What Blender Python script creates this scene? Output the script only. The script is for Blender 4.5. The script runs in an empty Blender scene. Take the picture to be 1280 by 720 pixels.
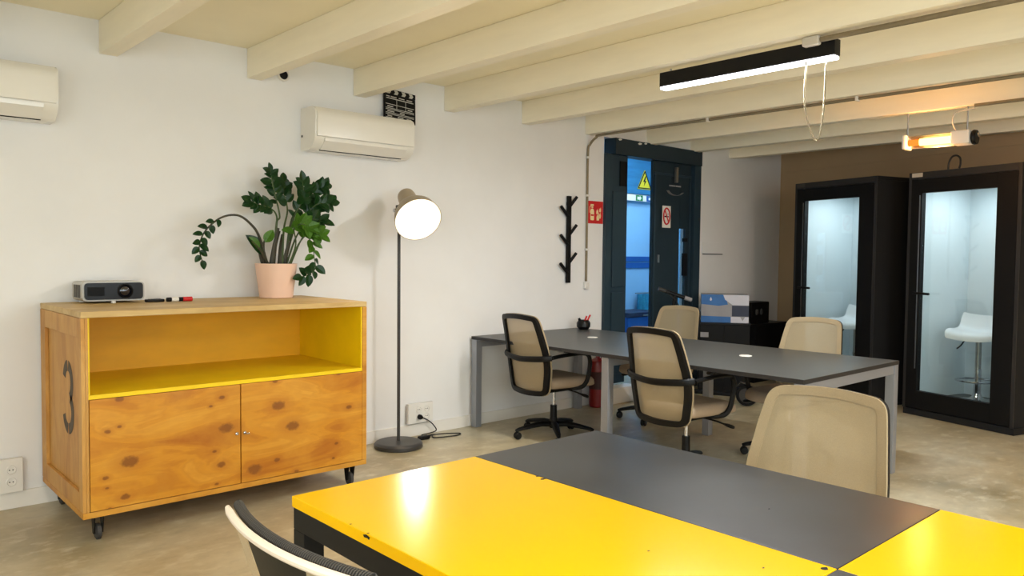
import bpy, bmesh, math, random
from mathutils import Vector, Matrix, Euler
random.seed(7)
PI = math.pi
C = bpy.context.scene.collection
sc = bpy.context.scene

# ------------------------------------------------------------------ camera, world, exposure
H = 1.40
cam_d = bpy.data.cameras.new('camera')
cam_d.sensor_width = 36.0
cam_d.lens = 972.7 / 1280 * 36.0
cam_d.clip_start = 0.05
cam = bpy.data.objects.new('camera', cam_d)
C.objects.link(cam)
yaw, pit, rol = [math.radians(a) for a in (47.632, -2.4133, 0.603)]
fwd = Vector((math.cos(yaw) * math.cos(pit), math.sin(yaw) * math.cos(pit), math.sin(pit)))
rt = Vector((math.sin(yaw), -math.cos(yaw), 0))
upv = rt.cross(fwd)
rt2 = rt * math.cos(rol) + upv * math.sin(rol)
up2 = -rt * math.sin(rol) + upv * math.cos(rol)
m = Matrix((rt2, up2, -fwd)).transposed().to_4x4()
m.translation = (0, 0, H)
cam.matrix_world = m
sc.camera = cam

w = bpy.data.worlds.new('world')
sc.world = w
w.use_nodes = True
w.node_tree.nodes['Background'].inputs[0].default_value = (0.86, 0.92, 1.0, 1)
w.node_tree.nodes['Background'].inputs[1].default_value = 8.8
sc.view_settings.view_transform = 'Standard'
sc.view_settings.look = 'None'
sc.view_settings.gamma = 1.0
sc.view_settings.use_curve_mapping = False
sc.view_settings.exposure = 0.05

# power of the lamps (watts): the pendant in view, the pendants beyond the frame, the rest
P_LED = 44.0
P_LED_OFF = {'left': 45.0, 'mid': 66.0, 'right': 14.0}
P_BOOTH = 6.5
P_PASSAGE = 27.0
P_FLOORLAMP = 8.0
P_HEATER = 14.0


# ------------------------------------------------------------------ materials
def lin(c):
    return tuple(((v / 255) / 12.92 if v / 255 <= 0.04045 else ((v / 255 + 0.055) / 1.055) ** 2.4) for v in c) + (1,)


class NT:
    def __init__(s, name):
        s.m = bpy.data.materials.new(name)
        s.m.use_nodes = True
        s.t = s.m.node_tree
        s.b = s.t.nodes['Principled BSDF']
        s.out = s.t.nodes['Material Output']

    def n(s, kind, **kw):
        x = s.t.nodes.new(kind)
        for k, v in kw.items():
            setattr(x, k, v)
        return x

    def l(s, a, b):
        s.t.links.new(a, b)

    def obj(s, scale=(1, 1, 1), loc=(0, 0, 0), rot=(0, 0, 0)):
        tc = s.n('ShaderNodeTexCoord')
        mp = s.n('ShaderNodeMapping')
        mp.inputs['Scale'].default_value = scale
        mp.inputs['Location'].default_value = loc
        mp.inputs['Rotation'].default_value = rot
        s.l(tc.outputs['Object'], mp.inputs['Vector'])
        return mp.outputs['Vector']

    def noise(s, vec, scale=5, detail=4, rough=.55, dist=0):
        x = s.n('ShaderNodeTexNoise')
        x.inputs['Scale'].default_value = scale
        x.inputs['Detail'].default_value = detail
        x.inputs['Roughness'].default_value = rough
        x.inputs['Distortion'].default_value = dist
        s.l(vec, x.inputs['Vector'])
        return x.outputs['Fac']

    def ramp(s, fac, stops):
        x = s.n('ShaderNodeValToRGB')
        e = x.color_ramp.elements
        while len(e) < len(stops):
            e.new(0.5)
        for i, (p, c) in enumerate(stops):
            e[i].position = p
            e[i].color = c
        s.l(fac, x.inputs['Fac'])
        return x.outputs['Color']

    def mix(s, fac, a, b, blend='MIX'):
        x = s.n('ShaderNodeMix', data_type='RGBA', blend_type=blend)
        for sock, v in ((x.inputs[0], fac), (x.inputs[6], a), (x.inputs[7], b)):
            if hasattr(v, 'links'):
                s.l(v, sock)
            else:
                sock.default_value = v
        return x.outputs[2]

    def math(s, op, a, b=0.0, c=0.0, clamp=False):
        x = s.n('ShaderNodeMath', operation=op, use_clamp=clamp)
        for i, v in enumerate((a, b, c)):
            if hasattr(v, 'links'):
                s.l(v, x.inputs[i])
            else:
                x.inputs[i].default_value = v
        return x.outputs[0]

    def bump(s, h, strength=.2, dist=.01):
        x = s.n('ShaderNodeBump')
        x.inputs['Strength'].default_value = strength
        x.inputs['Distance'].default_value = dist
        s.l(h, x.inputs['Height'])
        s.l(x.outputs['Normal'], s.b.inputs['Normal'])


def M(name, col, rough=.5, metal=0, var=0, scale=6, bump=0, bscale=150, coat=0, emit=0, stretch=(1, 1, 1), spec=.5):
    """plain procedural surface: colour with a little noise variation, optional relief"""
    t = NT(name)
    t.b.inputs['Roughness'].default_value = rough
    t.b.inputs['Metallic'].default_value = metal
    t.b.inputs['Coat Weight'].default_value = coat
    t.b.inputs['Specular IOR Level'].default_value = spec
    t.b.inputs['Coat Roughness'].default_value = .08
    c = lin(col)
    v = t.obj(stretch)
    f = t.noise(v, scale, 5)
    lo = tuple(x * (1 - var) for x in c[:3]) + (1,)
    hi = tuple(min(1, x * (1 + var)) for x in c[:3]) + (1,)
    t.l(t.ramp(f, [(.3, lo), (.7, hi)]), t.b.inputs['Base Color'])
    if bump:
        t.bump(t.noise(v, bscale, 3), bump, .004)
    if emit:
        t.b.inputs['Emission Color'].default_value = c
        t.b.inputs['Emission Strength'].default_value = emit
    return t.m


def wood_mat(name, base, dark, light, knots=(), rough=.5, axis=0, gs=1.0):
    """plywood face: long grain along one axis, contour rings, oval knots"""
    t = NT(name)
    t.b.inputs['Roughness'].default_value = rough
    st = [7, 7, 7]
    st[axis] = 1.6
    v = t.obj(tuple(a * gs for a in st))
    big = t.noise(v, 1.1, 4, .5, .8)
    rings = t.math('FRACT', t.math('MULTIPLY', big, 11.0))
    rings = t.math('ABSOLUTE', t.math('SUBTRACT', rings, .5))
    fine = t.noise(t.obj(tuple((3 if i == axis else 90) for i in range(3))), 1.5, 3)
    col = t.ramp(big, [(.3, lin(dark)), (.5, lin(base)), (.72, lin(light))])
    col = t.mix(t.math('MULTIPLY', rings, .55), col, lin(dark))
    col = t.mix(t.math('MULTIPLY', fine, .25), col, lin(dark))
    patch = t.noise(t.obj((1, 1, 1)), 3.2, 5, .6)
    col = t.mix(t.math('MULTIPLY', t.math('SUBTRACT', patch, .45, 0, True), 1.6, 0, True), col, lin(light))
    if knots:
        tc = t.n('ShaderNodeTexCoord')
        sx = t.n('ShaderNodeSeparateXYZ')
        t.l(tc.outputs['Object'], sx.inputs[0])
        wob = t.noise(t.obj(), 60, 2)
        acc = None
        for kx, kz, r in knots:
            dx = t.math('DIVIDE', t.math('SUBTRACT', sx.outputs[0], kx), r * 1.35)
            dz = t.math('DIVIDE', t.math('SUBTRACT', sx.outputs[2], kz), r * .85)
            d = t.math('ADD', t.math('MULTIPLY', dx, dx), t.math('MULTIPLY', dz, dz))
            acc = d if acc is None else t.math('MINIMUM', acc, d)
        acc = t.math('ADD', acc, t.math('MULTIPLY', t.math('SUBTRACT', wob, .5), 1.0))
        core = t.ramp(acc, [(.35, (1, 1, 1, 1)), (1.0, (0, 0, 0, 1))])
        halo = t.ramp(acc, [(.6, (1, 1, 1, 1)), (1.0, (0, 0, 0, 1))])
        acc2 = t.math('MULTIPLY', acc, .16)
        halo = t.ramp(acc2, [(.1, (1, 1, 1, 1)), (.9, (0, 0, 0, 1))])
        col = t.mix(t.math('MULTIPLY', halo, .45), col, lin(dark))
        col = t.mix(t.math('MULTIPLY', core, .75), col, lin((118, 64, 12)))
    t.l(col, t.b.inputs['Base Color'])
    t.bump(fine, .08, .003)
    return t.m


def concrete():
    t = NT('polished_concrete')
    v = t.obj()
    a = t.noise(v, .9, 6, .58)
    b = t.noise(v, 2.4, 6, .55)
    c = t.noise(v, 26, 4)
    col = t.ramp(a, [(.34, lin((148, 134, 100))), (.5, lin((184, 168, 132))), (.68, lin((202, 189, 156)))])
    col = t.mix(t.ramp(b, [(.42, (0, 0, 0, 1)), (.68, (.55, .55, .55, 1))]), col, lin((196, 190, 166)))
    col = t.mix(t.ramp(b, [(.25, (.3, .3, .3, 1)), (.5, (0, 0, 0, 1))]), col, lin((118, 110, 88)))
    col = t.mix(t.math('MULTIPLY', c, .12), col, lin((80, 74, 60)))
    fl = t.noise(t.obj((1, 1.6, 1)), 7.5, 5, .6)
    col = t.mix(t.ramp(fl, [(.52, (0, 0, 0, 1)), (.72, (.6, .6, .6, 1))]), col, lin((214, 206, 180)))
    col = t.mix(t.ramp(fl, [(.30, (.35, .35, .35, 1)), (.46, (0, 0, 0, 1))]), col, lin((140, 130, 104)))
    t.l(col, t.b.inputs['Base Color'])
    t.b.inputs['Roughness'].default_value = .33
    return t.m


def fabric(name, col, clear=.14, trans=.35):
    """stretched net: partly see-through, partly translucent"""
    t = NT(name)
    v = t.obj()
    f = t.noise(v, 420, 2)
    c = t.ramp(f, [(.3, tuple(x * .86 for x in lin(col)[:3]) + (1,)), (.7, lin(col))])
    t.l(c, t.b.inputs['Base Color'])
    t.b.inputs['Roughness'].default_value = .85
    t.bump(f, .25, .002)
    tl = t.n('ShaderNodeBsdfTranslucent')
    t.l(c, tl.inputs['Color'])
    tr = t.n('ShaderNodeBsdfTransparent')
    m1 = t.n('ShaderNodeMixShader')
    m1.inputs[0].default_value = trans
    t.l(t.b.outputs[0], m1.inputs[1])
    t.l(tl.outputs[0], m1.inputs[2])
    m2 = t.n('ShaderNodeMixShader')
    m2.inputs[0].default_value = clear
    t.l(m1.outputs[0], m2.inputs[1])
    t.l(tr.outputs[0], m2.inputs[2])
    t.l(m2.outputs[0], t.out.inputs['Surface'])
    return t.m


def pane(name, tint=(245, 250, 250)):
    """thin glass: straight through, fresnel mirror on top"""
    t = NT(name)
    tr = t.n('ShaderNodeBsdfTransparent')
    tr.inputs['Color'].default_value = lin(tint)
    gl = t.n('ShaderNodeBsdfGlossy')
    gl.inputs['Roughness'].default_value = .02
    fr = t.n('ShaderNodeFresnel')
    ge = t.n('ShaderNodeNewGeometry')
    t.l(t.math('SUBTRACT', 1.5, t.math('MULTIPLY', ge.outputs['Backfacing'], 1.5 - 1 / 1.5)), fr.inputs['IOR'])
    mx = t.n('ShaderNodeMixShader')
    t.l(fr.outputs[0], mx.inputs[0])
    t.l(tr.outputs[0], mx.inputs[1])
    t.l(gl.outputs[0], mx.inputs[2])
    t.l(mx.outputs[0], t.out.inputs['Surface'])
    return t.m


def emitter(name, col, strength):
    t = NT(name)
    e = t.n('ShaderNodeEmission')
    e.inputs['Color'].default_value = lin(col)
    e.inputs['Strength'].default_value = strength
    t.l(e.outputs[0], t.out.inputs['Surface'])
    return t.m


def worn(name, col, dark, amount=.5, rough=(.25, .5), scale=2.5, spec=.4):
    """painted board with cloudy wear"""
    t = NT(name)
    t.b.inputs['Specular IOR Level'].default_value = spec
    v = t.obj()
    a = t.noise(v, scale, 5, .55)
    b = t.noise(v, scale * 5, 4, .6)
    f = t.ramp(a, [(.32, (0, 0, 0, 1)), (.72, (1, 1, 1, 1))])
    c = t.mix(t.math('MULTIPLY', f, amount), lin(col), lin(dark))
    c = t.mix(t.math('MULTIPLY', b, .2), c, lin(dark))
    t.l(c, t.b.inputs['Base Color'])
    t.l(t.ramp(a, [(.3, (rough[0],) * 3 + (1,)), (.7, (rough[1],) * 3 + (1,))]), t.b.inputs['Roughness'])
    return t.m


KN = [(1.12, .684, .018), (1.066, .533, .013), (1.118, .55, .01), (1.164, .372, .036), (1.055, .31, .013), (1.141, .202, .02),
      (1.643, .469, .034), (1.615, .278, .02), (1.58, .354, .011), (1.619, .634, .014), (1.561, .595, .009), (1.59, .179, .01),
      (1.939, .553, .034), (2.02, .428, .034), (1.797, .221, .036), (1.917, .69, .014), (1.927, .25, .015), (2.31, .694, .012),
      (2.381, .489, .016), (2.298, .285, .011), (2.278, .201, .009), (2.044, .165, .012), (1.06, .26, .008), (1.07, .158, .008)]

m_wall = M('white_wall_paint', (236, 234, 231), .75, var=.02, scale=3, bump=.06, bscale=40)
m_wallb = M('cream_back_wall_paint', (184, 158, 122), .75, var=.03, scale=2, bump=.05, bscale=40)
m_ceil = M('cream_ceiling_paint', (252, 242, 212), .7, var=.025, scale=2, bump=.05, bscale=50)
m_beam = M('cream_beam_paint', (251, 242, 218), .55, var=.03, scale=4, bump=.08, bscale=30, stretch=(4, .6, 4))
m_floor = concrete()
m_base = M('white_baseboard_paint', (236, 231, 222), .5, var=.02)
m_ply = wood_mat('plywood_knotty', (210, 142, 30), (172, 98, 12), (226, 166, 58), KN, .42)
m_ply2 = wood_mat('plywood_plain', (208, 146, 44), (172, 106, 20), (220, 164, 66), (), .45)
m_plytop = wood_mat('plywood_worn_top', (206, 172, 108), (176, 138, 78), (218, 188, 130), (), .5)
m_plyside = wood_mat('plywood_side', (202, 146, 66), (168, 112, 40), (214, 166, 90), (), .5, axis=2)
m_yel = M('yellow_gloss_paint', (244, 190, 0), .19, var=.02, scale=2, spec=.1)
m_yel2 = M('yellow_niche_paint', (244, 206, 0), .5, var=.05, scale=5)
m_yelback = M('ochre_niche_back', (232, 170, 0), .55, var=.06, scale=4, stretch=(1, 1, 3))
m_slate = worn('worn_charcoal_paint', (48, 48, 49), (72, 76, 80), .8, (.28, .33), 2.4, .22)
m_desk = M('anthracite_laminate', (74, 76, 75), .4, var=.05, scale=40, spec=.35)
m_deskedge = M('dark_edge_band', (34, 34, 36), .5, var=.04)
m_alu = M('silver_powder_coat', (158, 162, 170), .38, .55, var=.03)
m_blackmetal = M('black_powder_coat', (9, 9, 10), .5, spec=.3, var=.06, scale=30)
m_blackplastic = M('black_plastic', (6, 6, 7), .45, var=.05, scale=30, bump=.05, spec=.28)
m_rubber = M('grey_rubber', (58, 56, 54), .7, var=.06)
m_chrome = M('chrome', (205, 205, 208), .15, 1, var=.02)
m_steel = M('brushed_steel', (170, 170, 168), .32, 1, var=.05, scale=40)
m_net = fabric('beige_net', (196, 178, 144), .2, .25)
m_hem = fabric('beige_net_hem', (188, 168, 134), .0, .2)
m_seat = M('beige_seat_fabric', (172, 150, 126), .9, var=.06, scale=200, bump=.2, bscale=300)
m_acw = M('white_gloss_plastic', (238, 233, 222), .22, var=.01, coat=.2)
m_whitep = M('white_plastic', (232, 228, 220), .4, var=.015)
m_darkslot = M('dark_slot', (38, 36, 34), .7, var=.05)
m_pink = M('pale_pink_ceramic', (238, 200, 176), .5, var=.02)
m_soil = M('potting_soil', (44, 34, 26), .95, var=.3, scale=60, bump=.6, bscale=90)
m_leaf = M('dark_green_leaf', (30, 74, 28), .3, var=.35, scale=9)
m_leafy = M('young_green_leaf', (92, 142, 40), .35, var=.2, scale=9)
m_stem = M('green_stem', (66, 84, 40), .5, var=.2, scale=20)
m_stemd = M('dark_stem', (52, 48, 30), .5, var=.25, scale=20)
m_lampgrey = M('dark_grey_lacquer', (58, 56, 54), .4, var=.03)
m_shade = M('taupe_lacquer', (168, 152, 126), .4, var=.03)
m_shadein = M('white_shade_inside', (250, 246, 236), .6, var=.01)
m_bulb = emitter('lit_bulb', (255, 240, 214), 8.0)
m_led = emitter('led_diffuser', (250, 248, 255), 9.0)
m_booth = M('black_booth_felt', (9, 9, 10), .8, var=.12, scale=60, bump=.1, bscale=300)
m_boothtrim = M('grey_booth_trim', (34, 33, 33), .5, var=.05)
m_boothin = M('white_booth_lining', (214, 224, 228), .6, var=.015)
m_boothin2 = M('grey_booth_carpet', (112, 120, 124), .9, var=.1, scale=80)
m_glass = pane('door_glass')
m_boothled = emitter('booth_led', (226, 240, 255), 3.0)
m_stool = M('white_abs', (240, 243, 245), .28, var=.01, coat=.2)
m_teal = worn('dark_teal_paint', (32, 50, 62), (44, 64, 74), .7, (.35, .55), 3)
m_tealdk = worn('darker_teal_paint', (24, 40, 50), (34, 52, 60), .6, (.4, .6), 3)
m_passage = M('pale_blue_wall_paint', (140, 194, 232), .7, var=.03, scale=3)
m_blue = M('deep_blue_paint', (18, 84, 160), .5, var=.1, scale=4)
m_bluemid = M('mid_blue_panel', (44, 116, 160), .4, var=.25, scale=4, stretch=(.4, 1, 3))
m_cyan = M('turquoise_rubber', (26, 176, 178), .5, var=.08, scale=20)
m_red = M('signal_red', (206, 28, 28), .45, var=.04)
m_redext = M('extinguisher_red', (140, 12, 16), .3, var=.05, coat=.3)
m_signwhite = M('sign_white', (236, 232, 222), .5, var=.02)
m_signyel = M('sign_yellow', (226, 208, 30), .5, var=.03)
m_signgreen = M('sign_green', (30, 130, 60), .5, var=.03)
m_signcream = M('sign_cream', (244, 226, 170), .5, var=.03)
m_black = M('matt_black', (6, 6, 7), .6, var=.08, spec=.25)
m_chalk = M('chalk_white_print', (198, 196, 186), .7, var=.05)
m_pipe = M('galvanised_conduit', (140, 128, 104), .45, .5, var=.08, scale=30)
m_cablew = M('white_cable', (200, 192, 178), .5, var=.03)
m_cableb = M('black_cable', (26, 24, 22), .5, var=.05)
m_cardblue = M('blue_card_print', (40, 104, 170), .5, var=.1, scale=12)
m_cardwhite = M('white_card_print', (206, 206, 216), .5, var=.04)
m_cardgrey = M('grey_card_print', (150, 148, 150), .5, var=.06)
m_carddk = M('navy_card_print', (32, 40, 66), .5, var=.15, scale=14)
m_stencil = M('faded_stencil_ink', (84, 70, 52), .7, var=.25, scale=40)
m_proj = M('silver_projector_plastic', (196, 192, 184), .4, var=.03)
m_projf = M('black_gloss_plastic', (7, 7, 9), .3, var=.1, spec=.3)
m_lens = M('lens_glass', (18, 18, 26), .03, var=.1, coat=1)
m_glow = emitter('heater_element', (255, 196, 96), 7.0)
m_glowd = emitter('heater_dim_tube', (255, 140, 50), 1.3)
m_bag = M('black_green_cloth', (26, 32, 28), .85, var=.3, scale=20, bump=.3, bscale=60)
m_brownext = M('brown_label', (70, 24, 22), .5, var=.2)
m_ribbed = None
m_cream = M('cream_plastic', (222, 208, 190), .4, var=.02)


def ribbed(name, a, b, freq, axis):
    t = NT(name)
    wv = t.n('ShaderNodeTexWave', wave_type='BANDS', bands_direction=axis)
    wv.inputs['Scale'].default_value = freq
    t.l(t.obj(), wv.inputs['Vector'])
    t.l(t.ramp(wv.outputs['Fac'], [(.35, lin(a)), (.75, lin(b))]), t.b.inputs['Base Color'])
    t.b.inputs['Roughness'].default_value = .7
    t.bump(wv.outputs['Fac'], .5, .003)
    return t.m


m_ribbed = ribbed('black_ribbed_weave', (4, 4, 5), (70, 67, 62), 60, 'Y')


# ------------------------------------------------------------------ mesh helpers
def box(bm, x0, x1, y0, y1, z0, z1, bev=0, seg=2):
    b2 = bmesh.new()
    vs = [b2.verts.new(p) for p in ((x0, y0, z0), (x1, y0, z0), (x1, y1, z0), (x0, y1, z0), (x0, y0, z1), (x1, y0, z1), (x1, y1, z1), (x0, y1, z1))]
    for f in ((3, 2, 1, 0), (4, 5, 6, 7), (0, 1, 5, 4), (1, 2, 6, 5), (2, 3, 7, 6), (3, 0, 4, 7)):
        b2.faces.new([vs[i] for i in f])
    if bev:
        bmesh.ops.bevel(b2, geom=b2.edges[:], offset=bev, segments=seg, affect='EDGES', profile=.5)
    merge(bm, b2)


def merge(bm, b2, mat=None):
    if mat:
        bmesh.ops.transform(b2, matrix=mat, verts=b2.verts)
    me = bpy.data.meshes.new('tmp')
    b2.to_mesh(me)
    b2.free()
    bm.from_mesh(me)
    bpy.data.meshes.remove(me)


def smooth_path(pts, n=6, closed=False):
    P = [Vector(p) for p in pts]
    out = []
    L = len(P)
    rng = range(L if closed else L - 1)
    for i in rng:
        p0 = P[(i - 1) % L] if closed or i > 0 else P[0] * 2 - P[1]
        p1, p2 = P[i], P[(i + 1) % L]
        p3 = P[(i + 2) % L] if closed or i + 2 < L else P[-1] * 2 - P[-2]
        for k in range(n):
            t = k / n
            out.append(.5 * ((2 * p1) + (p2 - p0) * t + (2 * p0 - 5 * p1 + 4 * p2 - p3) * t * t + (3 * p1 - p0 - 3 * p2 + p3) * t ** 3))
    if not closed:
        out.append(P[-1])
    return out


def tube(bm, pts, r, seg=8, closed=False, sx=1.0, sy=1.0, caps=True, up=None):
    """sweep a circle (or ellipse sx, sy) along pts; r a number or one per point"""
    P = [Vector(p) for p in pts]
    n = len(P)
    R = r if isinstance(r, (list, tuple)) else [r] * n
    rings = []
    prev = None
    for i in range(n):
        if closed:
            d = P[(i + 1) % n] - P[(i - 1) % n]
        else:
            d = P[min(i + 1, n - 1)] - P[max(i - 1, 0)]
        d.normalize()
        if prev is None:
            a = Vector(up) if up else (Vector((0, 0, 1)) if abs(d.z) < .9 else Vector((1, 0, 0)))
        else:
            a = prev if not up else Vector(up)
        a = (a - d * a.dot(d))
        if a.length < 1e-6:
            a = d.orthogonal()
        a.normalize()
        prev = a
        b = d.cross(a)
        rings.append([bm.verts.new(P[i] + (a * math.cos(2 * PI * k / seg) * sx + b * math.sin(2 * PI * k / seg) * sy) * R[i]) for k in range(seg)])
    for i in range(n if closed else n - 1):
        A, B = rings[i], rings[(i + 1) % n]
        for k in range(seg):
            bm.faces.new((A[k], A[(k + 1) % seg], B[(k + 1) % seg], B[k]))
    if caps and not closed:
        bm.faces.new(list(reversed(rings[0])))
        bm.faces.new(rings[-1])


def lathe(bm, prof, seg=24, mat=None, close=True):
    """revolve (r, z) profile about z"""
    b2 = bmesh.new()
    rings = []
    for r, z in prof:
        if r < 1e-5:
            rings.append([b2.verts.new((0, 0, z))])
        else:
            rings.append([b2.verts.new((r * math.cos(2 * PI * k / seg), r * math.sin(2 * PI * k / seg), z)) for k in range(seg)])
    for A, B in zip(rings, rings[1:]):
        for k in range(seg):
            k2 = (k + 1) % seg
            if len(A) == 1 and len(B) == 1:
                continue
            if len(A) == 1:
                b2.faces.new((A[0], B[k2], B[k]))
            elif len(B) == 1:
                b2.faces.new((A[k], A[k2], B[0]))
            else:
                b2.faces.new((A[k], A[k2], B[k2], B[k]))
    bmesh.ops.recalc_face_normals(b2, faces=b2.faces[:])
    merge(bm, b2, mat)


def prism(bm, poly, axis, a, b, bev=0):
    """extrude a 2D polygon along axis 'x','y','z' from a to b"""
    b2 = bmesh.new()

    def P(u, v, t):
        return {'x': (t, u, v), 'y': (u, t, v), 'z': (u, v, t)}[axis]
    A = [b2.verts.new(P(u, v, a)) for u, v in poly]
    B = [b2.verts.new(P(u, v, b)) for u, v in poly]
    b2.faces.new(A)
    b2.faces.new(list(reversed(B)))
    n = len(poly)
    for i in range(n):
        b2.faces.new((A[i], B[i], B[(i + 1) % n], A[(i + 1) % n]))
    bmesh.ops.recalc_face_normals(b2, faces=b2.faces[:])
    if bev:
        bmesh.ops.bevel(b2, geom=b2.edges[:], offset=bev, segments=2, affect='EDGES')
    merge(bm, b2)


def rounded(pts, r, n=5):
    """round the corners of a closed 2D polygon"""
    out = []
    L = len(pts)
    for i in range(L):
        p = Vector(pts[i])
        a = (Vector(pts[i - 1]) - p)
        b = (Vector(pts[(i + 1) % L]) - p)
        rr = min(r if not isinstance(r, (list, tuple)) else r[i], a.length * .49, b.length * .49)
        s, e = p + a.normalized() * rr, p + b.normalized() * rr
        for k in range(n + 1):
            t = k / n
            out.append(tuple(s * (1 - t) ** 2 + p * 2 * t * (1 - t) + e * t * t))
    return out


def obj(name, bm, mat, parent=None, angle=35, flat=False):
    me = bpy.data.meshes.new(name)
    bm.to_mesh(me)
    bm.free()
    me.materials.append(mat)
    if not flat:
        me.polygons.foreach_set('use_smooth', [True] * len(me.polygons))
        me.set_sharp_from_angle(angle=math.radians(angle))
    o = bpy.data.objects.new(name, me)
    if not flat and len(me.polygons) > 6:
        wn = o.modifiers.new('weighted_normals', 'WEIGHTED_NORMAL')
        wn.keep_sharp = True
        wn.weight = 100
    C.objects.link(o)
    if parent:
        o.parent = parent
    return o


def thing(name, label, cat, loc=(0, 0, 0), rz=0, group=None):
    o = bpy.data.objects.new(name, None)
    C.objects.link(o)
    o.empty_display_size = .1
    o.location = loc
    o.rotation_euler = (0, 0, rz)
    return tag(o, label, cat, group)


def tag(o, label, cat, group=None):
    o['label'] = label
    o['category'] = cat
    if group:
        o['group'] = group
    return o


def struct(o):
    o['kind'] = 'structure'
    return o


def B(*a, **k):
    bm = bmesh.new()
    box(bm, *a, **k)
    return bm


def T(*a, **k):
    bm = bmesh.new()
    tube(bm, *a, **k)
    return bm


def Lt(*a, **k):
    bm = bmesh.new()
    lathe(bm, *a, **k)
    return bm


def dup(root, loc, rz, label):
    r = root.copy()
    C.objects.link(r)
    r.location = loc
    r.rotation_euler = (0, 0, rz)
    r['label'] = label
    for ch in root.children:
        c = ch.copy()
        C.objects.link(c)
        c.parent = r
        for g in ch.children:
            d = g.copy()
            C.objects.link(d)
            d.parent = c
    return r


def area(name, parent, loc, sx, sy, power, col, direction=(0, 0, -1), spread=PI):
    L = bpy.data.lights.new(name, 'AREA')
    L.shape = 'RECTANGLE'
    L.size, L.size_y = sx, sy
    L.energy = power
    L.color = col
    L.spread = spread
    o = bpy.data.objects.new(name, L)
    C.objects.link(o)
    if parent:
        o.parent = parent
    o.location = loc
    o.rotation_euler = Vector(direction).to_track_quat('-Z', 'Y').to_euler()
    return o


# ------------------------------------------------------------------ setting
WY = 4.90                       # face of the left wall
X0, Y0 = -2.6, -3.2             # hidden sides of the room behind the camera
ZC = 2.71
U = Vector((-.29, -.957, 0)).normalized()     # along the phone booth fronts and the back wall
Nn = Vector((-U.y, U.x, 0)) * 1.0             # away from the room
BW = Vector((8.93, WY, 0))      # corner of left wall and back wall
xb = BW.x + U.x / U.y * (Y0 - WY)

bm = bmesh.new()
prism(bm, [(X0, Y0), (xb, Y0), (BW.x, WY), (7.3, WY), (7.3, 5.12), (5.6, 5.12), (5.6, WY), (X0, WY)], 'z', -.1, 0)
floor = struct(obj('floor', bm, m_floor))
bm = bmesh.new()
prism(bm, [(X0, Y0), (xb, Y0), (BW.x, WY), (X0, WY)], 'z', ZC, ZC + .12)
ceiling = struct(obj('ceiling', bm, m_ceil))
for bx in (-2.0, -1.2, -.38, .45, 1.27, 2.14, 2.92, 3.73, 4.56, 5.36, 6.27, 7.02, 7.77):
    bm = bmesh.new()
    y0 = Y0 if bx < 6.5 else max(Y0, WY - (BW.x - bx - .1) / (U.x / U.y) + .02)
    box(bm, bx, bx + .1, y0, WY, 2.52, ZC, bev=.006)
    obj('beam', bm, m_beam, ceiling)

# left wall with the doorway cut out
bm = bmesh.new()
DX0, DX1, DZ = 5.63, 7.18, 2.53
box(bm, X0, DX0, WY, 5.12, 0, ZC)
box(bm, DX0, DX1, WY, 5.12, DZ, ZC)
box(bm, DX1, BW.x + .2, WY, 5.12, 0, ZC)
wall_left = struct(obj('wall_left', bm, m_wall))
bm = bmesh.new()
p = [BW + Nn * 0, BW + Nn * .15, Vector((xb, Y0, 0)) + Nn * .15, Vector((xb, Y0, 0))]
prism(bm, [(q.x, q.y) for q in p], 'z', 0, ZC)
struct(obj('wall_back', bm, m_wallb))
def wall_with_added_windows(name, holes, a0, a1, axis, p0, p1):  # unseen wall; its window openings are added to let daylight in
    bm = bmesh.new()

    def bx(a, b, z0, z1):
        if axis == 'y':
            box(bm, p0, p1, a, b, z0, z1)
        else:
            box(bm, a, b, p0, p1, z0, z1)
    at = a0
    for (h0, h1, z0, z1) in holes:
        bx(at, h0, 0, ZC)
        bx(h0, h1, 0, z0)
        bx(h0, h1, z1, ZC)
        at = h1
    bx(at, a1, 0, ZC)
    return struct(obj(name, bm, m_wall))


def added_window(k, axis, h0, h1, z0, z1, p0, p1, inward):  # unseen window, added so sky light brightens the ceiling and walls
    def bq(a, b, c, d, q0, q1):
        return B(q0, q1, a, b, c, d) if axis == 'y' else B(a, b, q0, q1, c, d)
    bm = bmesh.new()
    md = (p0 + p1) / 2
    f = .05
    for (a, b, c, d) in ((h0, h0 + f, z0, z1), (h1 - f, h1, z0, z1), (h0 + f, h1 - f, z0, z0 + f), (h0 + f, h1 - f, z1 - f, z1), ((h0 + h1) / 2 - .02, (h0 + h1) / 2 + .02, z0 + f, z1 - f)):
        if axis == 'y':
            box(bm, md - .03, md + .03, a, b, c, d)
        else:
            box(bm, a, b, md - .03, md + .03, c, d)
    wn_ = struct(obj('added_window_%d' % k, bm, m_base))
    obj('pane', bq(h0 + f, h1 - f, z0 + f, z1 - f, md - .003, md + .003), m_glass, wn_)
    L = bpy.data.lights.new('sky_portal', 'AREA')
    L.shape = 'RECTANGLE'
    L.size, L.size_y = (h1 - h0), (z1 - z0)
    L.cycles.is_portal = True
    o = bpy.data.objects.new('sky_portal', L)
    C.objects.link(o)
    q = p0 - .01 if inward[0] + inward[1] > 0 else p1 + .01
    o.location = (q, (h0 + h1) / 2, (z0 + z1) / 2) if axis == 'y' else ((h0 + h1) / 2, q, (z0 + z1) / 2)
    o.rotation_euler = Vector((*inward, 0)).to_track_quat('-Z', 'Z').to_euler()


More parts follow.
